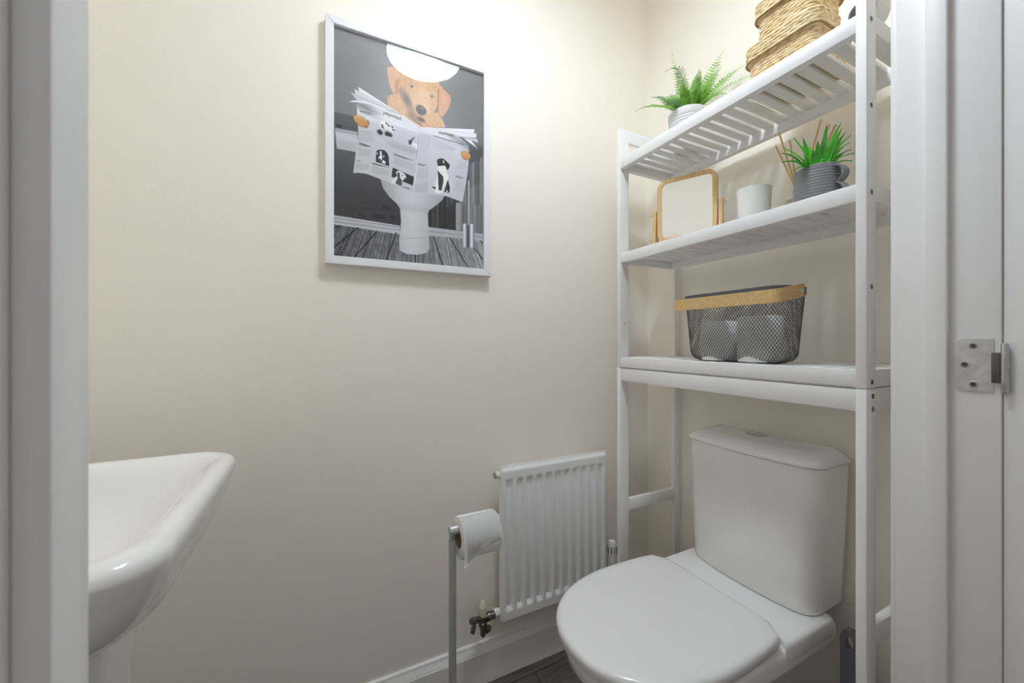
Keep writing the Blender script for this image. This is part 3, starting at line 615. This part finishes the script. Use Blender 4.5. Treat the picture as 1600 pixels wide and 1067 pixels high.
b = B(); loft(b, [dring(.448+i_, .868-i_, .176-i_, .25, z, nar=.010, rb=.03) for z, i_ in ((.4037,.006),(.4050,.002),(.4125,.001),(.4140,.004))]); obj('seat', b, M['plastic'], t, sharp=0.9)
b = B(); loft(b, [dring(.4405+i_, .866-i_, .1810-i_, .25, z, nar=.012, rb=.034) for z, i_ in ((.4144,.007),(.4147,.002),(.4165,.0005),(.4290,.0),(.4335,.0007),(.4370,.003),(.4390,.0065),(.4402,.012),(.4410,.022),(.4420,.05),(.4427,.09),(.4430,.13))]); obj('lid', b, M['plastic'], t, sharp=0.9)
for y in (TC-0.075, TC+0.075): obj('hinge', box(B(), .858, .882, y-.022, y+.022, .4142, .428, .004), M['plastic'], t)
def tank_ring(z, hw, xf, bul, e=0.0):
    P = rrect(xf+e, 1.120-e*0.3, TC-hw+e, TC+hw-e, (0.010, 0.034, 0.034, 0.010), 8)
    P, _, _ = resample(P, 120)
    return [(x-(bul*(1-((y-TC)/hw)**2) if x < xf+0.06 else 0), y, z) for x, y in P]
b = B(); lev = [(.4146,.1590,.004),(.417,.1592,.001),(.422,.1597,0),(.50,.1634,0),(.58,.1672,0),(.66,.1705,0),(.745,.1735,0),(.752,.1737,0.001)]
loft(b, [tank_ring(z, hw, .985, .020, e) for z, hw, e in lev]); obj('cistern', b, M['ceramic'], t, sharp=0.9)
b = B(); loft(b, [tank_ring(z, .1768, .981, .021, e) for z, e in ((.7535,.008),(.7540,.002),(.756,0),(.761,.0005),(.766,.003),(.7715,.0085),(.7765,.0155),(.7810,.0235),(.7835,.030),(.7850,.040),(.7856,.055))]); obj('cistern_lid', b, M['ceramic'], t, sharp=0.9)
FBX, FBY = 1.062, 0.640
b = B(); turned(b, (FBX, FBY, 0), [(.7835,.027),(.7880,.027),(.7895,.0255),(.7897,.0215),(.7870,.0210)], n=40, cap1=False); fb = obj('flush_button', b, M['chrome'], t)
b = B(); turned(b, (FBX, FBY, 0), [(.7856,.0208),(.7884,.0208)], n=40); obj('button_well', b, M['dark_steel'], fb)
for s in (-1, 1):
    b = B(); pts = [(FBX+.0195*math.cos(a), FBY+s*(.0012+max(0, .0195*math.sin(a)))) for a in [PI*k/16 for k in range(17)]]
    loft(b, [[(x, y, z) for x, y in pts] for z in (.7882, .7906)]); obj('flush_half', b, M['chrome'], fb)

# ------------------------------------------------------------------ wash basin
t = thing('wash_basin', 'white ceramic wash basin on a pedestal beside the left door jamb', 'basin', (XL, 0.675, 0))
def bring(z, i, back, r):
    P = rrect(XL+0.0005+back, -0.1365-i, 0.455+i, 0.893-i, (r, 0.012, 0.012, r), 8)
    return [(x, y, z) for x, y in P]
RZ = 0.836
outer = [(.676,.155,0,.10),(.680,.130,0,.11),(.690,.100,0,.12),(.706,.066,0,.11),(.726,.040,0,.10),(.752,.0215,0,.085),(.785,.0095,0,.075),(.808,.003,0,.068),(.820,.0005,0,.062),(.828,.0012,0,.060),(.834,.0045,.001,.058),(.8375,.0095,.002,.056)]
inner = [(.8390,.0155,.004,.054),(.8388,.0215,.02,.054),(.8368,.0275,.05,.056),(.8325,.0340,.075,.060),(.8255,.0405,.085,.064),(.815,.0470,.092,.070),(.798,.0560,.098,.078),(.776,.0690,.106,.086),(.757,.0870,.118,.088),(.744,.110,.14,.08),(.737,.135,.17,.06)]
b = B(); loft(b, [bring(*a) for a in outer+inner]); obj('basin', b, M['ceramic'], t, sharp=0.9)
b = B(); turned(b, (-.35, .675, 0), [(.7365,.022),(.7395,.022),(.7405,.019),(.7395,.017)]); obj('waste', b, M['chrome'], t)
b = B(); cyl(b, (-.1960, .5300, .797), (-.1995, .5300, .7985), .006, n=16); obj('overflow', b, M['chrome'], t)
b = B(); loft(b, [[(x, y, z) for x, y in rrect(XL+0.02, xf, .675-hw, .675+hw, (.05,.01,.01,.05), 8)] for z, xf, hw in ((0,-.225,.095),(.02,-.228,.092),(.3,-.242,.080),(.60,-.236,.084),(.690,-.225,.095))]); obj('pedestal', b, M['ceramic'], t, sharp=0.9)

# ------------------------------------------------------------------ freestanding toilet roll holder and its roll
RY = 0.847
t = thing('toilet_roll_holder', 'slim grey freestanding toilet roll holder in front of the back wall', 'roll holder', (0.2683, RY, 0))
b = B(); cyl(b, (0.2683, RY, 0.012), (0.2683, RY, 0.594), 0.0088); obj('pole', b, M['greymetal'], t)
b = B(); cyl(b, (0.2683, RY, 0.590), (0.2683, RY, 0.604), 0.0085, rings=[(0,.0092),(.4,.0092),(.45,.0075),(1,.0075)]); obj('collar', b, M['chrome'], t)
b = B(); cyl(b, (0.2605, RY, 0.6085), (0.387, RY, 0.6085), 0.0105, rings=[(0,.0098),(.012,.0105),(.165,.0105),(.17,.0065),(.945,.0065),(.95,.0135),(.985,.0135),(1,.012)]); obj('arm', b, M['greymetal'], t)
b = B(); turned(b, (0.2683, RY, 0), [(0,.085),(.010,.085),(.013,.082),(.014,.02)]); obj('base', b, M['greymetal'], t)
CZ = 0.5885; RO, RI = 0.046, 0.0225
t = thing('toilet_roll', 'white toilet roll hanging on the freestanding holder arm', 'toilet roll', (0.328, RY, CZ))
def hring(x, r, n=56): return [(x, RY+r*math.cos(2*PI*i/n)*(-1), CZ+r*math.sin(2*PI*i/n)) for i in range(n)]
b = B(); x0, x1 = 0.2815, 0.3735
rings = [hring(x0, RI+.001), hring(x0, RO-.0025), hring(x0+.0022, RO)] + [hring(x0+.0022+(x1-x0-.0044)*k/10, RO) for k in range(1, 10)] + [hring(x1-.0022, RO), hring(x1, RO-.0025), hring(x1, RI+.001)]
loft(b, rings, False, False); obj('tissue', b, M['paper'], t, sharp=0.9)
b = B(); loft(b, [hring(x0+.0005, RI+.0012), hring(x0+.0005, RI), hring(x1-.0005, RI), hring(x1-.0005, RI+.0012)], False, False); obj('core', b, M['card'], t)
b = B(); R_ = []
for k in range(15):
    f = k/14
    row = []
    for j in range(13):
        s = j/12; x = x0+(x1-x0)*s
        hang = 0.050 - 0.046*s - .008*math.sin(s*PI)
        if f < 0.5: a = PI*0.5*(1-f*2); y, z = RY-(RO+.0012)*math.cos(a), CZ+(RO+.0012)*math.sin(a)
        else: y, z = RY-(RO+.0012)+0.004*(f-.5)*2+.0012*math.sin(s*9+f*5), CZ-hang*(f-.5)*2
        row.append(b.verts.new((x, y, z)))
    R_.append(row)
for r0, r1 in zip(R_, R_[1:]):
    for j in range(12): b.faces.new((r0[j], r0[j+1], r1[j+1], r1[j]))
bmesh.ops.solidify(b, geom=b.faces[:], thickness=0.0006)
obj('loose_sheet', b, M['paper'], t, sharp=1.2)

# ------------------------------------------------------------------ toilet brush
def plate(bm, outer, hole, x0, x1):
    """flat plate in the y-z plane with one hole, thickness x0..x1"""
    es = []
    for loop in (outer, hole):
        vs = [bm.verts.new((x0, y, z)) for y, z in loop]
        es += [bm.edges.new((vs[i], vs[(i+1) % len(vs)])) for i in range(len(vs))]
    bmesh.ops.triangle_fill(bm, edges=es, use_beauty=True)
    r = bmesh.ops.extrude_face_region(bm, geom=bm.faces[:])
    for v in [e for e in r['geom'] if isinstance(e, bmesh.types.BMVert)]: v.co.x = x1
BX, BY = 1.045, 0.4262
t = thing('toilet_brush', 'dark grey toilet brush with a hole in its handle between toilet and shelf post', 'toilet brush', (BX, BY, 0))
b = B(); hw = 0.0158; zt = 0.4050
out = [(BY-hw, 0.12), (BY+hw, 0.12)] + [(BY+hw*math.cos(a), zt-hw*1.5+hw*1.5*math.sin(a)) for a in [PI*k/20 for k in range(21)]]
hol = [(BY+.0085*math.cos(2*PI*k/24), zt-0.0285+.0165*math.sin(2*PI*k/24)) for k in range(24)]
plate(b, out, hol, BX-.009, BX+.009)
sil = [e for e in b.edges if len(e.link_faces) == 2 and e.calc_face_angle(0) > 1.2 and abs(e.verts[0].co.x-e.verts[1].co.x) < 1e-5]
bmesh.ops.bevel(b, geom=sil, offset=0.006, segments=4, affect='EDGES', clamp_overlap=True)
obj('handle', b, M['brush'], t, sharp=0.9)
b = B(); turned(b, (BX, BY, 0), [(0,.040),(.004,.043),(.14,.047),(.145,.045),(.145,.020),(.15,.012)]); obj('holder', b, M['brush'], t)

# ------------------------------------------------------------------ woven lidded boxes
def woven(bm, poly, z0, z1, row, cell, amp, sub=5):
    per = resample(poly, 40)[2]; nc = max(8, int(round(per/cell))); nc += nc % 2
    P, N, _ = resample(poly, nc*sub); rows = max(1, int(round((z1-z0)/row))); rs = 5
    rings = []
    for j in range(rows*rs+1):
        f = j/rs; r = min(rows-1, int(f)); q = f-r
        ring = []
        for i, ((x, y), (nx, ny)) in enumerate(zip(P, N)):
            ph = 2*PI*(i/sub)/2 + PI*r
            h = amp*(0.30+0.70*(0.5+0.5*math.cos(ph)))*math.sin(PI*q)**0.6 if 0 < q < 1 else 0
            ring.append((x+nx*h, y+ny*h, z0+(z1-z0)*j/(rows*rs)))
        rings.append(ring)
    loft(bm, rings)
def basket(name, label, x0, x1, y0, y1, z0, zl, z1, r):
    t = thing(name, label, 'basket', ((x0+x1)/2, (y0+y1)/2, z0), 'lidded seagrass boxes stacked on the top shelf')
    b = B(); woven(b, rrect(x0+.007, x1-.007, y0+.007, y1-.007, r), z0, zl+.010, 0.0062, 0.0105, 0.0027)
    obj('box', b, M['weave'], t, sharp=1.4)
    b = B(); woven(b, rrect(x0, x1, y0, y1, r+.004), zl, z1, 0.0062, 0.0105, 0.0027); l = obj('lid', b, M['weave'], t, sharp=1.4)
    P = resample(rrect(x0-.0006, x1+.0006, y0-.0006, y1+.0006, r+.004), 160)[0]
    b = B(); tube(b, [(x, y, zl) for x, y in P] + [(P[0][0], P[0][1], zl)], 0.0024, 8); obj('lid_edge', b, M['weave_dark'], l)
    return t
ZT = Z(0.5825)
basket('woven_box', 'lower and larger lidded seagrass box resting on the top shelf', 0.893, 1.040, 0.418, 0.572, ZT+.0005, Z(0.6500), Z(0.684), 0.020)
basket('woven_box', 'upper seagrass box stacked on the lid of the bigger woven box', 0.903, 1.032, 0.428, 0.556, Z(0.6868), Z(0.7460), Z(0.780), 0.019)

# small white roll at the right end of the top shelf
t = thing('paper_roll', 'small white roll lying on the top shelf between woven boxes and front post', 'paper roll', (0.915, 0.352, ZT))
b = B(); dv = Vector((1.0, 0.0, 0)).normalized(); pc = Vector((0.8930, 0.3520, ZT+0.0293)); n_ = 40
sd = Vector((dv.y, -dv.x, 0)); up = Vector((0, 0, 1))
def rr_(s, r): return [pc+dv*s+(sd*math.cos(2*PI*i/n_)+up*math.sin(2*PI*i/n_))*r for i in range(n_)]
loft(b, [rr_(0,.0165), rr_(0,.0275), rr_(.002,.029), rr_(.043,.029), rr_(.045,.0275), rr_(.045,.0165)], False, False); obj('roll', b, M['paper'], t)
b = B(); loft(b, [rr_(.0005,.0166), rr_(.0005,.0155), rr_(.0445,.0155), rr_(.0445,.0166)], False, False); obj('core', b, mat('grey card core', (0.30,0.32,0.31), 0.9), t)

# ------------------------------------------------------------------ fern
FXc, FYc = 1.000, 0.812
t = thing('potted_fern', 'feathery green fern in a pale grey ribbed pot on the top shelf', 'plant', (FXc, FYc, ZT))
b = B(); prof = [(0.001,.042)]
for k in range(60):
    f = k/59; prof.append((0.003+0.085*f, 0.044+0.0085*f+0.0009*math.sin(f*2*PI*11)))
prof += [(0.0895,.0535),(0.108,.0545),(0.110,.0535),(0.110,.051),(0.100,.050)]
turned(b, (FXc, FYc, ZT), prof, n=64); obj('pot', b, M['palepot'], t, sharp=1.0)
b = B(); turned(b, (FXc, FYc, ZT), [(.098,.0495),(.101,.03),(.102,.004)], n=24); obj('soil', b, M['soil'], t)
def bez(p0, p1, p2, s): return p0*(1-s)**2 + p1*2*s*(1-s) + p2*s*s
def leaflet(bm, p, d, side, L, w):
    """pointed leaflet with a raised midrib"""
    nrm = d.cross(side).normalized()
    a = bm.verts.new(p); m1 = bm.verts.new(p+d*L*.4+side*w*.5-nrm*w*.12); m2 = bm.verts.new(p+d*L*.4-side*w*.5-nrm*w*.12); c = bm.verts.new(p+d*L*.45); e = bm.verts.new(p+d*L)
    for f in ((a,m1,c),(a,c,m2),(m1,e,c),(c,e,m2)): bm.faces.new(f)
def frond(base, ctrl, tip, wid, n, sub, rnd):
    base, ctrl, tip = Vector(base), Vector(ctrl), Vector(tip)
    b = B(); pts = [bez(base, ctrl, tip, k/16) for k in range(17)]
    tube(b, pts, [0.0013*(1-.75*k/16) for k in range(17)], 5)
    nref = (Vector((-0.75, -0.45, 0.35)) + Vector((rnd.uniform(-.3,.3), rnd.uniform(-.3,.3), rnd.uniform(-.3,.3)))).normalized()
    for k in range(n):
        s = 0.16+0.83*k/(n-1); p = bez(base, ctrl, tip, s); T = (bez(base, ctrl, tip, min(1, s+.02))-bez(base, ctrl, tip, s-.02)).normalized()
        sd = (T.cross(nref)).normalized(); q = (s-.16)/.84
        L = wid*(math.sin(PI*min(1, .22+.80*q))**0.75)*(1-.30*q) + .002
        for g_ in (-1, 1):
            d_ = (sd*g_*0.86 + T*0.48 + nref*rnd.uniform(-.18, .12)).normalized()
            if sub and L > 0.011:
                m_ = 6
                for h in range(1, m_+1):
                    pp = p+d_*L*h/m_; s2 = d_.cross(nref).normalized()
                    for g2 in (-1, 1): leaflet(b, pp-d_*L/m_*.6, (d_*.62+s2*g2*.78).normalized(), (s2*.62-d_*g2*.78).normalized(), L*.30*(1-.5*h/m_), L*.15)
                leaflet(b, p, d_, sd.cross(d_).cross(d_).normalized(), L*1.05, L*.07)
            else:
                leaflet(b, p, d_, T, L, max(.0022, wid*2.0/n))
    return b
rnd = random.Random(5)
fbase = Vector((FXc, FYc, ZT+.102))
FT = [((0.8189,0.844,1.7111),1,.022,1),((0.9568,0.8314,1.9204),0,.013,0),((0.8941,0.8067,1.8231),1.2,.016,1),((1.0982,0.7612,1.9302),0,.020,1),((1.1180,0.7104,1.8561),.6,.021,1),((1.1120,0.6852,1.8087),.6,.016,0),((1.0313,0.7051,1.7422),1,.018,1),((1.0762,0.8056,1.871),.2,.018,1),((0.9204,0.8829,1.803),.7,.018,1),((0.8928,0.7962,1.7217),1,.017,1),((1.0614,0.8353,1.8671),.2,.016,1),((1.0039,0.8527,1.8842),.2,.015,1),((1.115,0.8037,1.8549),.4,.018,1),((1.11,0.7766,1.8915),.4,.018,1),
      ((0.935,0.775,1.800),.5,.018,1),((0.975,0.745,1.815),.5,.018,1),((1.02,0.745,1.79),.6,.017,1),((0.955,0.875,1.80),.4,.018,1),((0.93,0.83,1.775),.6,.016,1),((1.0,0.77,1.845),.2,.017,1),((1.05,0.76,1.83),.3,.018,1),((0.96,0.79,1.79),.3,.016,1),((0.985,0.77,1.775),.4,.016,1),((1.01,0.78,1.80),.3,.016,1),((0.955,0.82,1.76),.6,.015,1),((0.975,0.80,1.83),.2,.016,1),((1.03,0.75,1.76),.6,.016,1)]
for k, (tip, arch, wid, sub) in enumerate(FT):
    tip = Vector(tip); out = Vector((tip.x-fbase.x, tip.y-fbase.y, 0))
    bs = fbase + out.normalized()*0.014
    ctrl = bs.lerp(tip, .5) + Vector((0, 0, 0.035*arch + .012))
    if k == 2: ctrl = Vector((0.985, 0.800, 1.905))
    obj('frond', frond(bs, ctrl, tip, wid, 20, sub, rnd), M['fern_dark'] if k in (2, 8, 9) else M['fern'], t, sharp=3, normals=False)

# ------------------------------------------------------------------ middle shelf: mirror, candle, diffuser, agave
ZM = Z(0.2813)
t = thing('table_mirror', 'square bamboo swivel mirror standing at the left end of the middle shelf', 'mirror', (0.9385, 0.7640, ZM))
MW, MT, zb, ztop, tilt = 0.1600, 0.018, 0.012, 0.1945, 0.0
def rim_loft(x0, x1, z0, z1, r, bw_, d0, d1):
    b = B(); O = rrect(x0, x1, z0, z1, r, 8); I = rrect(x0+bw_, x1-bw_, z0+bw_, z1-bw_, max(.002, r-bw_), 8)
    loft(b, [[(x, d0, z) for x, z in I], [(x, d0, z) for x, z in O], [(x, d1, z) for x, z in O], [(x, d1, z) for x, z in I], [(x, d0, z) for x, z in I]], False, False)
    bmesh.ops.remove_doubles(b, verts=b.verts[:], dist=1e-6)
    return b
lm = []
def place_local(b):          # local mirror axes -> the mirror's base (the thing is turned afterwards)
    b.transform(Matrix.Translation(Vector(t['base']))); return b
def tilt_m(b):
    b.transform(Matrix.Translation((0, 0, .105)) @ Matrix.Rotation(tilt, 4, 'X') @ Matrix.Translation((0, 0, -.105))); return b
h = MW/2
obj('mirror_frame', place_local(tilt_m(rim_loft(-h, h, zb, ztop, .026, .0115, -.009, .009))), M['bamboo_pale'], t)
b = B(); O = rrect(-h+.0105, h-.0105, zb+.0105, ztop-.0105, .016, 8); loft(b, [[(x, y, z) for x, z in O] for y in (-.0065, .006)]); obj('mirror_glass', place_local(tilt_m(b)), M['mirror'], t)
for s in (-1, 1):
    b = B(); xa = s*(h+.004); xb_ = s*(h+.013)
    loft(b, [[(xa, -wy, z), (xb_, -wy, z), (xb_, wy, z), (xa, wy, z)] for z, wy in ((.0, .0175), (.02, .0165), (.06, .0115), (.100, .0085), (.108, .0075))]); obj('upright', place_local(b), M['bamboo_pale'], t)
    b = B(); cyl(b, (s*(h-.001), 0, .098), (s*(h+.0205), 0, .098), .0022, rings=[(0,.002),(.20,.002),(.22,.003),(.28,.003),(.3,.002),(.62,.002),(.64,.0046),(.9,.0050),(1,.0036)], n=16); obj('knob', place_local(b), M['chrome'], t)
b = B(); box(b, -h-.013, h+.013, -.022, .022, 0.0003, .010, .002); obj('base', place_local(b), M['bamboo_pale'], t)
t.rotation_euler = (0, 0, math.radians(-65.2))

t = thing('candle_jar', 'white tumbler candle on the middle shelf beside the bamboo mirror', 'candle', (0.985, 0.602, ZM))
cc = (0.985, 0.602, ZM+.0003)
b = B(); turned(b, cc, [(0,.032),(.003,.035),(.010,.0358),(.102,.0388),(.104,.0386),(.104,.0364),(.100,.0358),(.020,.034),(.018,.004)], n=56); obj('jar', b, M['candle'], t, sharp=1.0)
b = B(); turned(b, cc, [(.075,.0345),(.0765,.034),(.076,.004)], n=40); obj('wax', b, M['wax'], t)
b = B(); cyl(b, (cc[0], cc[1], cc[2]+.0755), (cc[0]+.001, cc[1], cc[2]+.086), .0008, n=6); obj('wick', b, M['dark'], t)

DB = (1.0446, 0.5277, ZM+.0003)
t = thing('reed_diffuser', 'small clear glass diffuser bottle holding rattan reeds behind the grey pot', 'diffuser', DB)
b = B(); turned(b, DB, [(0,.028),(.003,.0315),(.055,.0315),(.063,.028),(.068,.014),(.0705,.0125),(.082,.0125),(.083,.0135),(.086,.0135),(.086,.010),(.070,.0095),(.064,.022),(.056,.0285),(.006,.0285),(.005,.004)], n=40); obj('bottle', b, M['clear'], t, sharp=1.0)
for k, (tip, bot) in enumerate([((0.9998,0.5499,1.5499),(.006,-.006)),((1.0454,0.5496,1.5416),(.004,-.010)),((1.1038,0.5095,1.5869),(-.010,.004)),((1.1210,0.4992,1.5747),(-.008,.006)),((1.1180,0.4853,1.5657),(-.006,.010)),((1.0000,0.558,1.522),(.010,-.002))]):
    tip = Vector(tip); nk = Vector((DB[0], DB[1], DB[2]+.084)); dd = (tip-nk).normalized(); off = Vector((dd.x, dd.y, 0)).normalized()*.006
    end = nk+off - dd*.062; end.z = max(end.z, DB[2]+.008); end.x = min(max(end.x, DB[0]-.024), DB[0]+.024); end.y = min(max(end.y, DB[1]-.024), DB[1]+.024)
    b = B(); cyl(b, end, tip, .0019, n=10); obj('reed', b, M['reed'], t)

AX, AY = 0.9503, 0.4458
t = thing('potted_succulent', 'spiky bright green artificial succulent in a grey ribbed pot with a scalloped handle', 'plant', (AX, AY, ZM))
b = B(); prof = [(0.0003,.036),(.001,.039)]
for k in range(80):
    f = k/79; prof.append((0.003+0.079*f, 0.0398+0.0020*math.sin(PI*min(1, f*1.1))+0.00034*math.sin(f*2*PI*13)))
prof += [(.0842,.0395),(.0858,.0378),(.0856,.0358),(.080,.0352),(.074,.030),(.073,.003)]
turned(b, (AX, AY, ZM), prof, n=72); obj('pot', b, M['greypot'], t, sharp=1.0)
b = B(); turned(b, (AX, AY, ZM), [(.0735,.0365),(.078,.02),(.079,.003)], n=24); obj('soil', b, M['soil'], t)
ha = math.atan2(-0.985, -0.17)                 # the handle points between the doorway and the shelf end
rd = Vector((math.cos(ha), math.sin(ha), 0)); tg = Vector((-rd.y, rd.x, 0)); pc = Vector((AX, AY, ZM))
b = B(); cen = []
for k in range(41):
    f = k/40; z = .078-.070*f; lob = abs(math.sin(2*PI*f))**0.62
    cen.append(pc+rd*(.0390+.0165*lob)+Vector((0, 0, z)))
rings = []
for i, p in enumerate(cen):
    d_ = (cen[min(40, i+1)]-cen[max(0, i-1)]).normalized(); nn = tg.cross(d_).normalized()
    rings.append([p+tg*(.0095*math.cos(2*PI*q/14))+nn*(.0030*math.sin(2*PI*q/14)) for q in range(14)])
loft(b, rings); obj('handle', b, M['greypot'], t, sharp=1.2)
def blade(p0, p1, p2, w, thick=.0009, n=14):
    b = B(); rings = []
    for k in range(n+1):
        s = k/n; p = bez(p0, p1, p2, s); T = (bez(p0, p1, p2, min(1, s+.03))-bez(p0, p1, p2, max(0, s-.03))).normalized()
        sd = T.cross(Vector((0, 0, 1)) + Vector((-.35, -.2, 0))).normalized(); up = sd.cross(T).normalized()
        ww = w*(0.62+0.9*s if s < .42 else 1.0)*(1-max(0, (s-.30)/.70)**1.6) + .0002
        f = .30*ww
        rings.append([p+sd*ww+up*f, p+up*thick, p-sd*ww+up*f, p-sd*ww*.98+up*(f-thick), p-up*thick*1.6, p+sd*ww*.98+up*(f-thick)])
    loft(b, rings); return b
AG = [(0.9035,0.463,1.4747),(0.9437,0.4655,1.4854),(1.0025,0.4474,1.5209),(1.0186,0.4283,1.5188),(0.9839,0.412,1.4909),(1.0396,0.429,1.504),(1.0125,0.409,1.4808),(0.9853,0.4001,1.4548),(1.0132,0.4086,1.4502),(0.9948,0.3954,1.4322),(0.9777,0.3928,1.4116),(0.8809,0.4743,1.4421),(0.905,0.4847,1.4631),(0.8593,0.4627,1.4136),(0.8732,0.4446,1.3927),
      (0.945,0.455,1.462),(0.93,0.44,1.445),(0.965,0.43,1.455),(0.95,0.47,1.470),(0.97,0.45,1.478),(0.925,0.452,1.425),(0.99,0.47,1.47),(0.94,0.425,1.425)]
for k, tp in enumerate(AG):
    tp = Vector(tp); tp.y += .004; b0 = Vector((AX, AY, ZM+.074)); o_ = Vector((tp.x-b0.x, tp.y-b0.y, 0))
    p0 = b0+o_.normalized()*(.006+.006*(k % 3)); ln = (tp-p0).length
    mid = p0.lerp(tp, .45)+Vector((0, 0, .016+.10*o_.length*(1 if tp.z < 1.47 else .5)))
    obj('leaf', blade(p0, mid, tp, .0062 if k < 15 else .0068), M['agave_pale'] if k % 3 == 0 else M['agave'], t, sharp=1.2)

# ------------------------------------------------------------------ wire basket and rolls on the lowest shelf
ZL = Z(-0.0505)
bx0_, bx1_, by0_, by1_, bh = 0.872, 0.996, 0.474, 0.736, 0.172
t = thing('wire_basket', 'charcoal wire mesh basket with a bamboo handle on the lowest shelf', 'basket', (0.934, 0.605, ZL))
def inset_at(f):              # how far the wall sits inside the rim outline
    i_ = 0.012*(1-f)
    q = f*bh
    if q < 0.026: i_ += 0.026-math.sqrt(max(0, .026**2-(.026-q)**2))
    return i_
NP = 220
rimP = resample(rrect(bx0_+.002, bx1_-.002, by0_+.002, by1_-.002, .036, 10), NP)
botP = resample(rrect(bx0_+.014, bx1_-.014, by0_+.014, by1_-.014, .030, 10), NP)
def surf(u, f):
    k = (u % 1)*NP; i = int(k) % NP; j = (i+1) % NP; a = k-int(k)
    def at(D):
        return (D[0][i][0]*(1-a)+D[0][j][0]*a, D[0][i][1]*(1-a)+D[0][j][1]*a)
    (rx_, ry_), (qx, qy) = at(rimP), at(botP); n1 = (rimP[1][i][0]*(1-a)+rimP[1][j][0]*a, rimP[1][i][1]*(1-a)+rimP[1][j][1]*a)
    x = qx+(rx_-qx)*f; y = qy+(ry_-qy)*f
    e = inset_at(f)-0.012*(1-f)
    return Vector((x-n1[0]*e, y-n1[1]*e, ZL+.0012+(bh-.012)*f))
b = B(); NW, NS = 92, 30
for sgn in (1, -1):
    for k in range(NW):
        pts = [surf(k/NW + sgn*(s/NS)*15.5/NW, (s/NS)) for s in range(NS+1)]
        tube(b, pts, 0.00062, 4, False)
obj('mesh_wall', b, M['wire'], t, sharp=3)
b = B(); P = resample(rrect(bx0_+.039, bx1_-.039, by0_+.039, by1_-.039, .020, 10), 80)[0]
loft(b, [[(x, y, z) for x, y in P] for z in (ZL+.0003, ZL+.0018)]); obj('base', b, M['wire'], t)
b = B(); O = rrect(bx0_, bx1_, by0_, by1_, .038, 10); I = rrect(bx0_+.0035, bx1_-.0035, by0_+.0035, by1_-.0035, .0345, 10)
zt_ = ZL+bh
loft(b, [[(x, y, zt_-.016) for x, y in O], [(x, y, zt_-.002) for x, y in O], [(x*1.0, y, zt_) for x, y in O], [(x, y, zt_) for x, y in I], [(x, y, zt_-.016) for x, y in I], [(x, y, zt_-.016) for x, y in O]], False, False); bmesh.ops.remove_doubles(b, verts=b.verts[:], dist=1e-6); obj('rim', b, M['rim'], t)
# handle: a bent strip folded down to the front
hx = 0.932; zc = 1.1505
yn, yf_, xf_ = by0_-.0050, by1_+.0035, 0.8520
path = [(hx+.012, yn), (hx-.02, yn)]
for k in range(9):
    a = PI/2*k/8; path.append((xf_+.016-.016*math.sin(a), yn+.016-.016*math.cos(a)))
for k in range(9):
    a = PI/2*k/8; path.append((xf_+.016-.016*math.cos(a), yf_-.016+.016*math.sin(a)))
path += [(hx-.02, yf_), (hx+.012, yf_)]
b = B(); V_ = [Vector((*p, 0)) for p in path]; rings = []
for i, p in enumerate(V_):
    d_ = (V_[min(len(V_)-1, i+1)]-V_[max(0, i-1)]).normalized(); nn = Vector((-d_.y, d_.x, 0))
    zz_ = zc + 0.0145*max(-1.0, (p.x-hx)/(hx-xf_))
    rings.append([p+nn*.0019+Vector((0,0,zz_-.0145)), p+nn*.0019+Vector((0,0,zz_+.0145)), p-nn*.0019+Vector((0,0,zz_+.0145)), p-nn*.0019+Vector((0,0,zz_-.0145))])
loft(b, rings); obj('handle', b, M['bamboo'], t, sharp=0.5)
for y, s in ((yn, -1), (yf_, 1)):
    b = B(); cyl(b, (hx, y-s*.004, zc), (hx, y+s*.0048, zc), .0045, rings=[(0,.003),(.4,.003),(.42,.0052),(.8,.0050),(1,.003)], n=18); obj('rivet', b, M['steel'], t)
proto = None
for cx, cy, rr, ztop_, lab in ((.9335, .6585, .0445, .1000, 'toilet roll inside the wire basket, standing at its left end'), (.9345, .5560, .0475, .1080, 'toilet roll inside the wire basket, standing at its right end')):
    q = thing('spare_toilet_roll', lab, 'toilet roll', (cx, cy, ZL+.0022), 'spare toilet rolls in the wire basket')
    b = B(); turned(b, (cx, cy, ZL+.0022), [(0,.021),(0,rr-.003),(.003,rr),(ztop_-.004,rr),(ztop_,rr-.004),(ztop_,.021)], n=48, cap0=False, cap1=False); obj('tissue', b, M['paper'], q, sharp=1.0)
    b = B(); turned(b, (cx, cy, ZL+.0022), [(.0005,.0212),(.0005,.020),(ztop_-.0005,.020),(ztop_-.0005,.0212)], n=32, cap0=False, cap1=False); obj('core', b, M['card'], q)

# ------------------------------------------------------------------ light, camera, view
w = bpy.data.worlds.new('hall daylight'); S.world = w; w.use_nodes = True
bg = w.node_tree.nodes['Background']; bg.inputs['Color'].default_value = (1.0, 0.955, 0.92, 1); bg.inputs['Strength'].default_value = 0.38
cam = bpy.data.cameras.new('camera'); co_ = bpy.data.objects.new('camera', cam); COL.objects.link(co_)
co_.location = (0, 0, H); co_.rotation_euler = (PI/2, 0, -math.radians(26.39))
cam.sensor_width = 36; cam.lens = 13.5; cam.clip_start = 0.01
cam.dof.use_dof = True; cam.dof.focus_distance = 1.05; cam.dof.aperture_fstop = 6.3
S.camera = co_
S.view_settings.view_transform = 'Standard'; S.view_settings.look = 'None'; S.view_settings.exposure = -0.33; S.view_settings.gamma = 1
S.view_settings.use_curve_mapping = False
S.cycles.use_denoising = True; S.cycles.max_bounces = 16; S.cycles.diffuse_bounces = 12; S.cycles.transparent_max_bounces = 12
for k in [o for o in bpy.data.objects if 'base' in o.keys()]: del k['base']
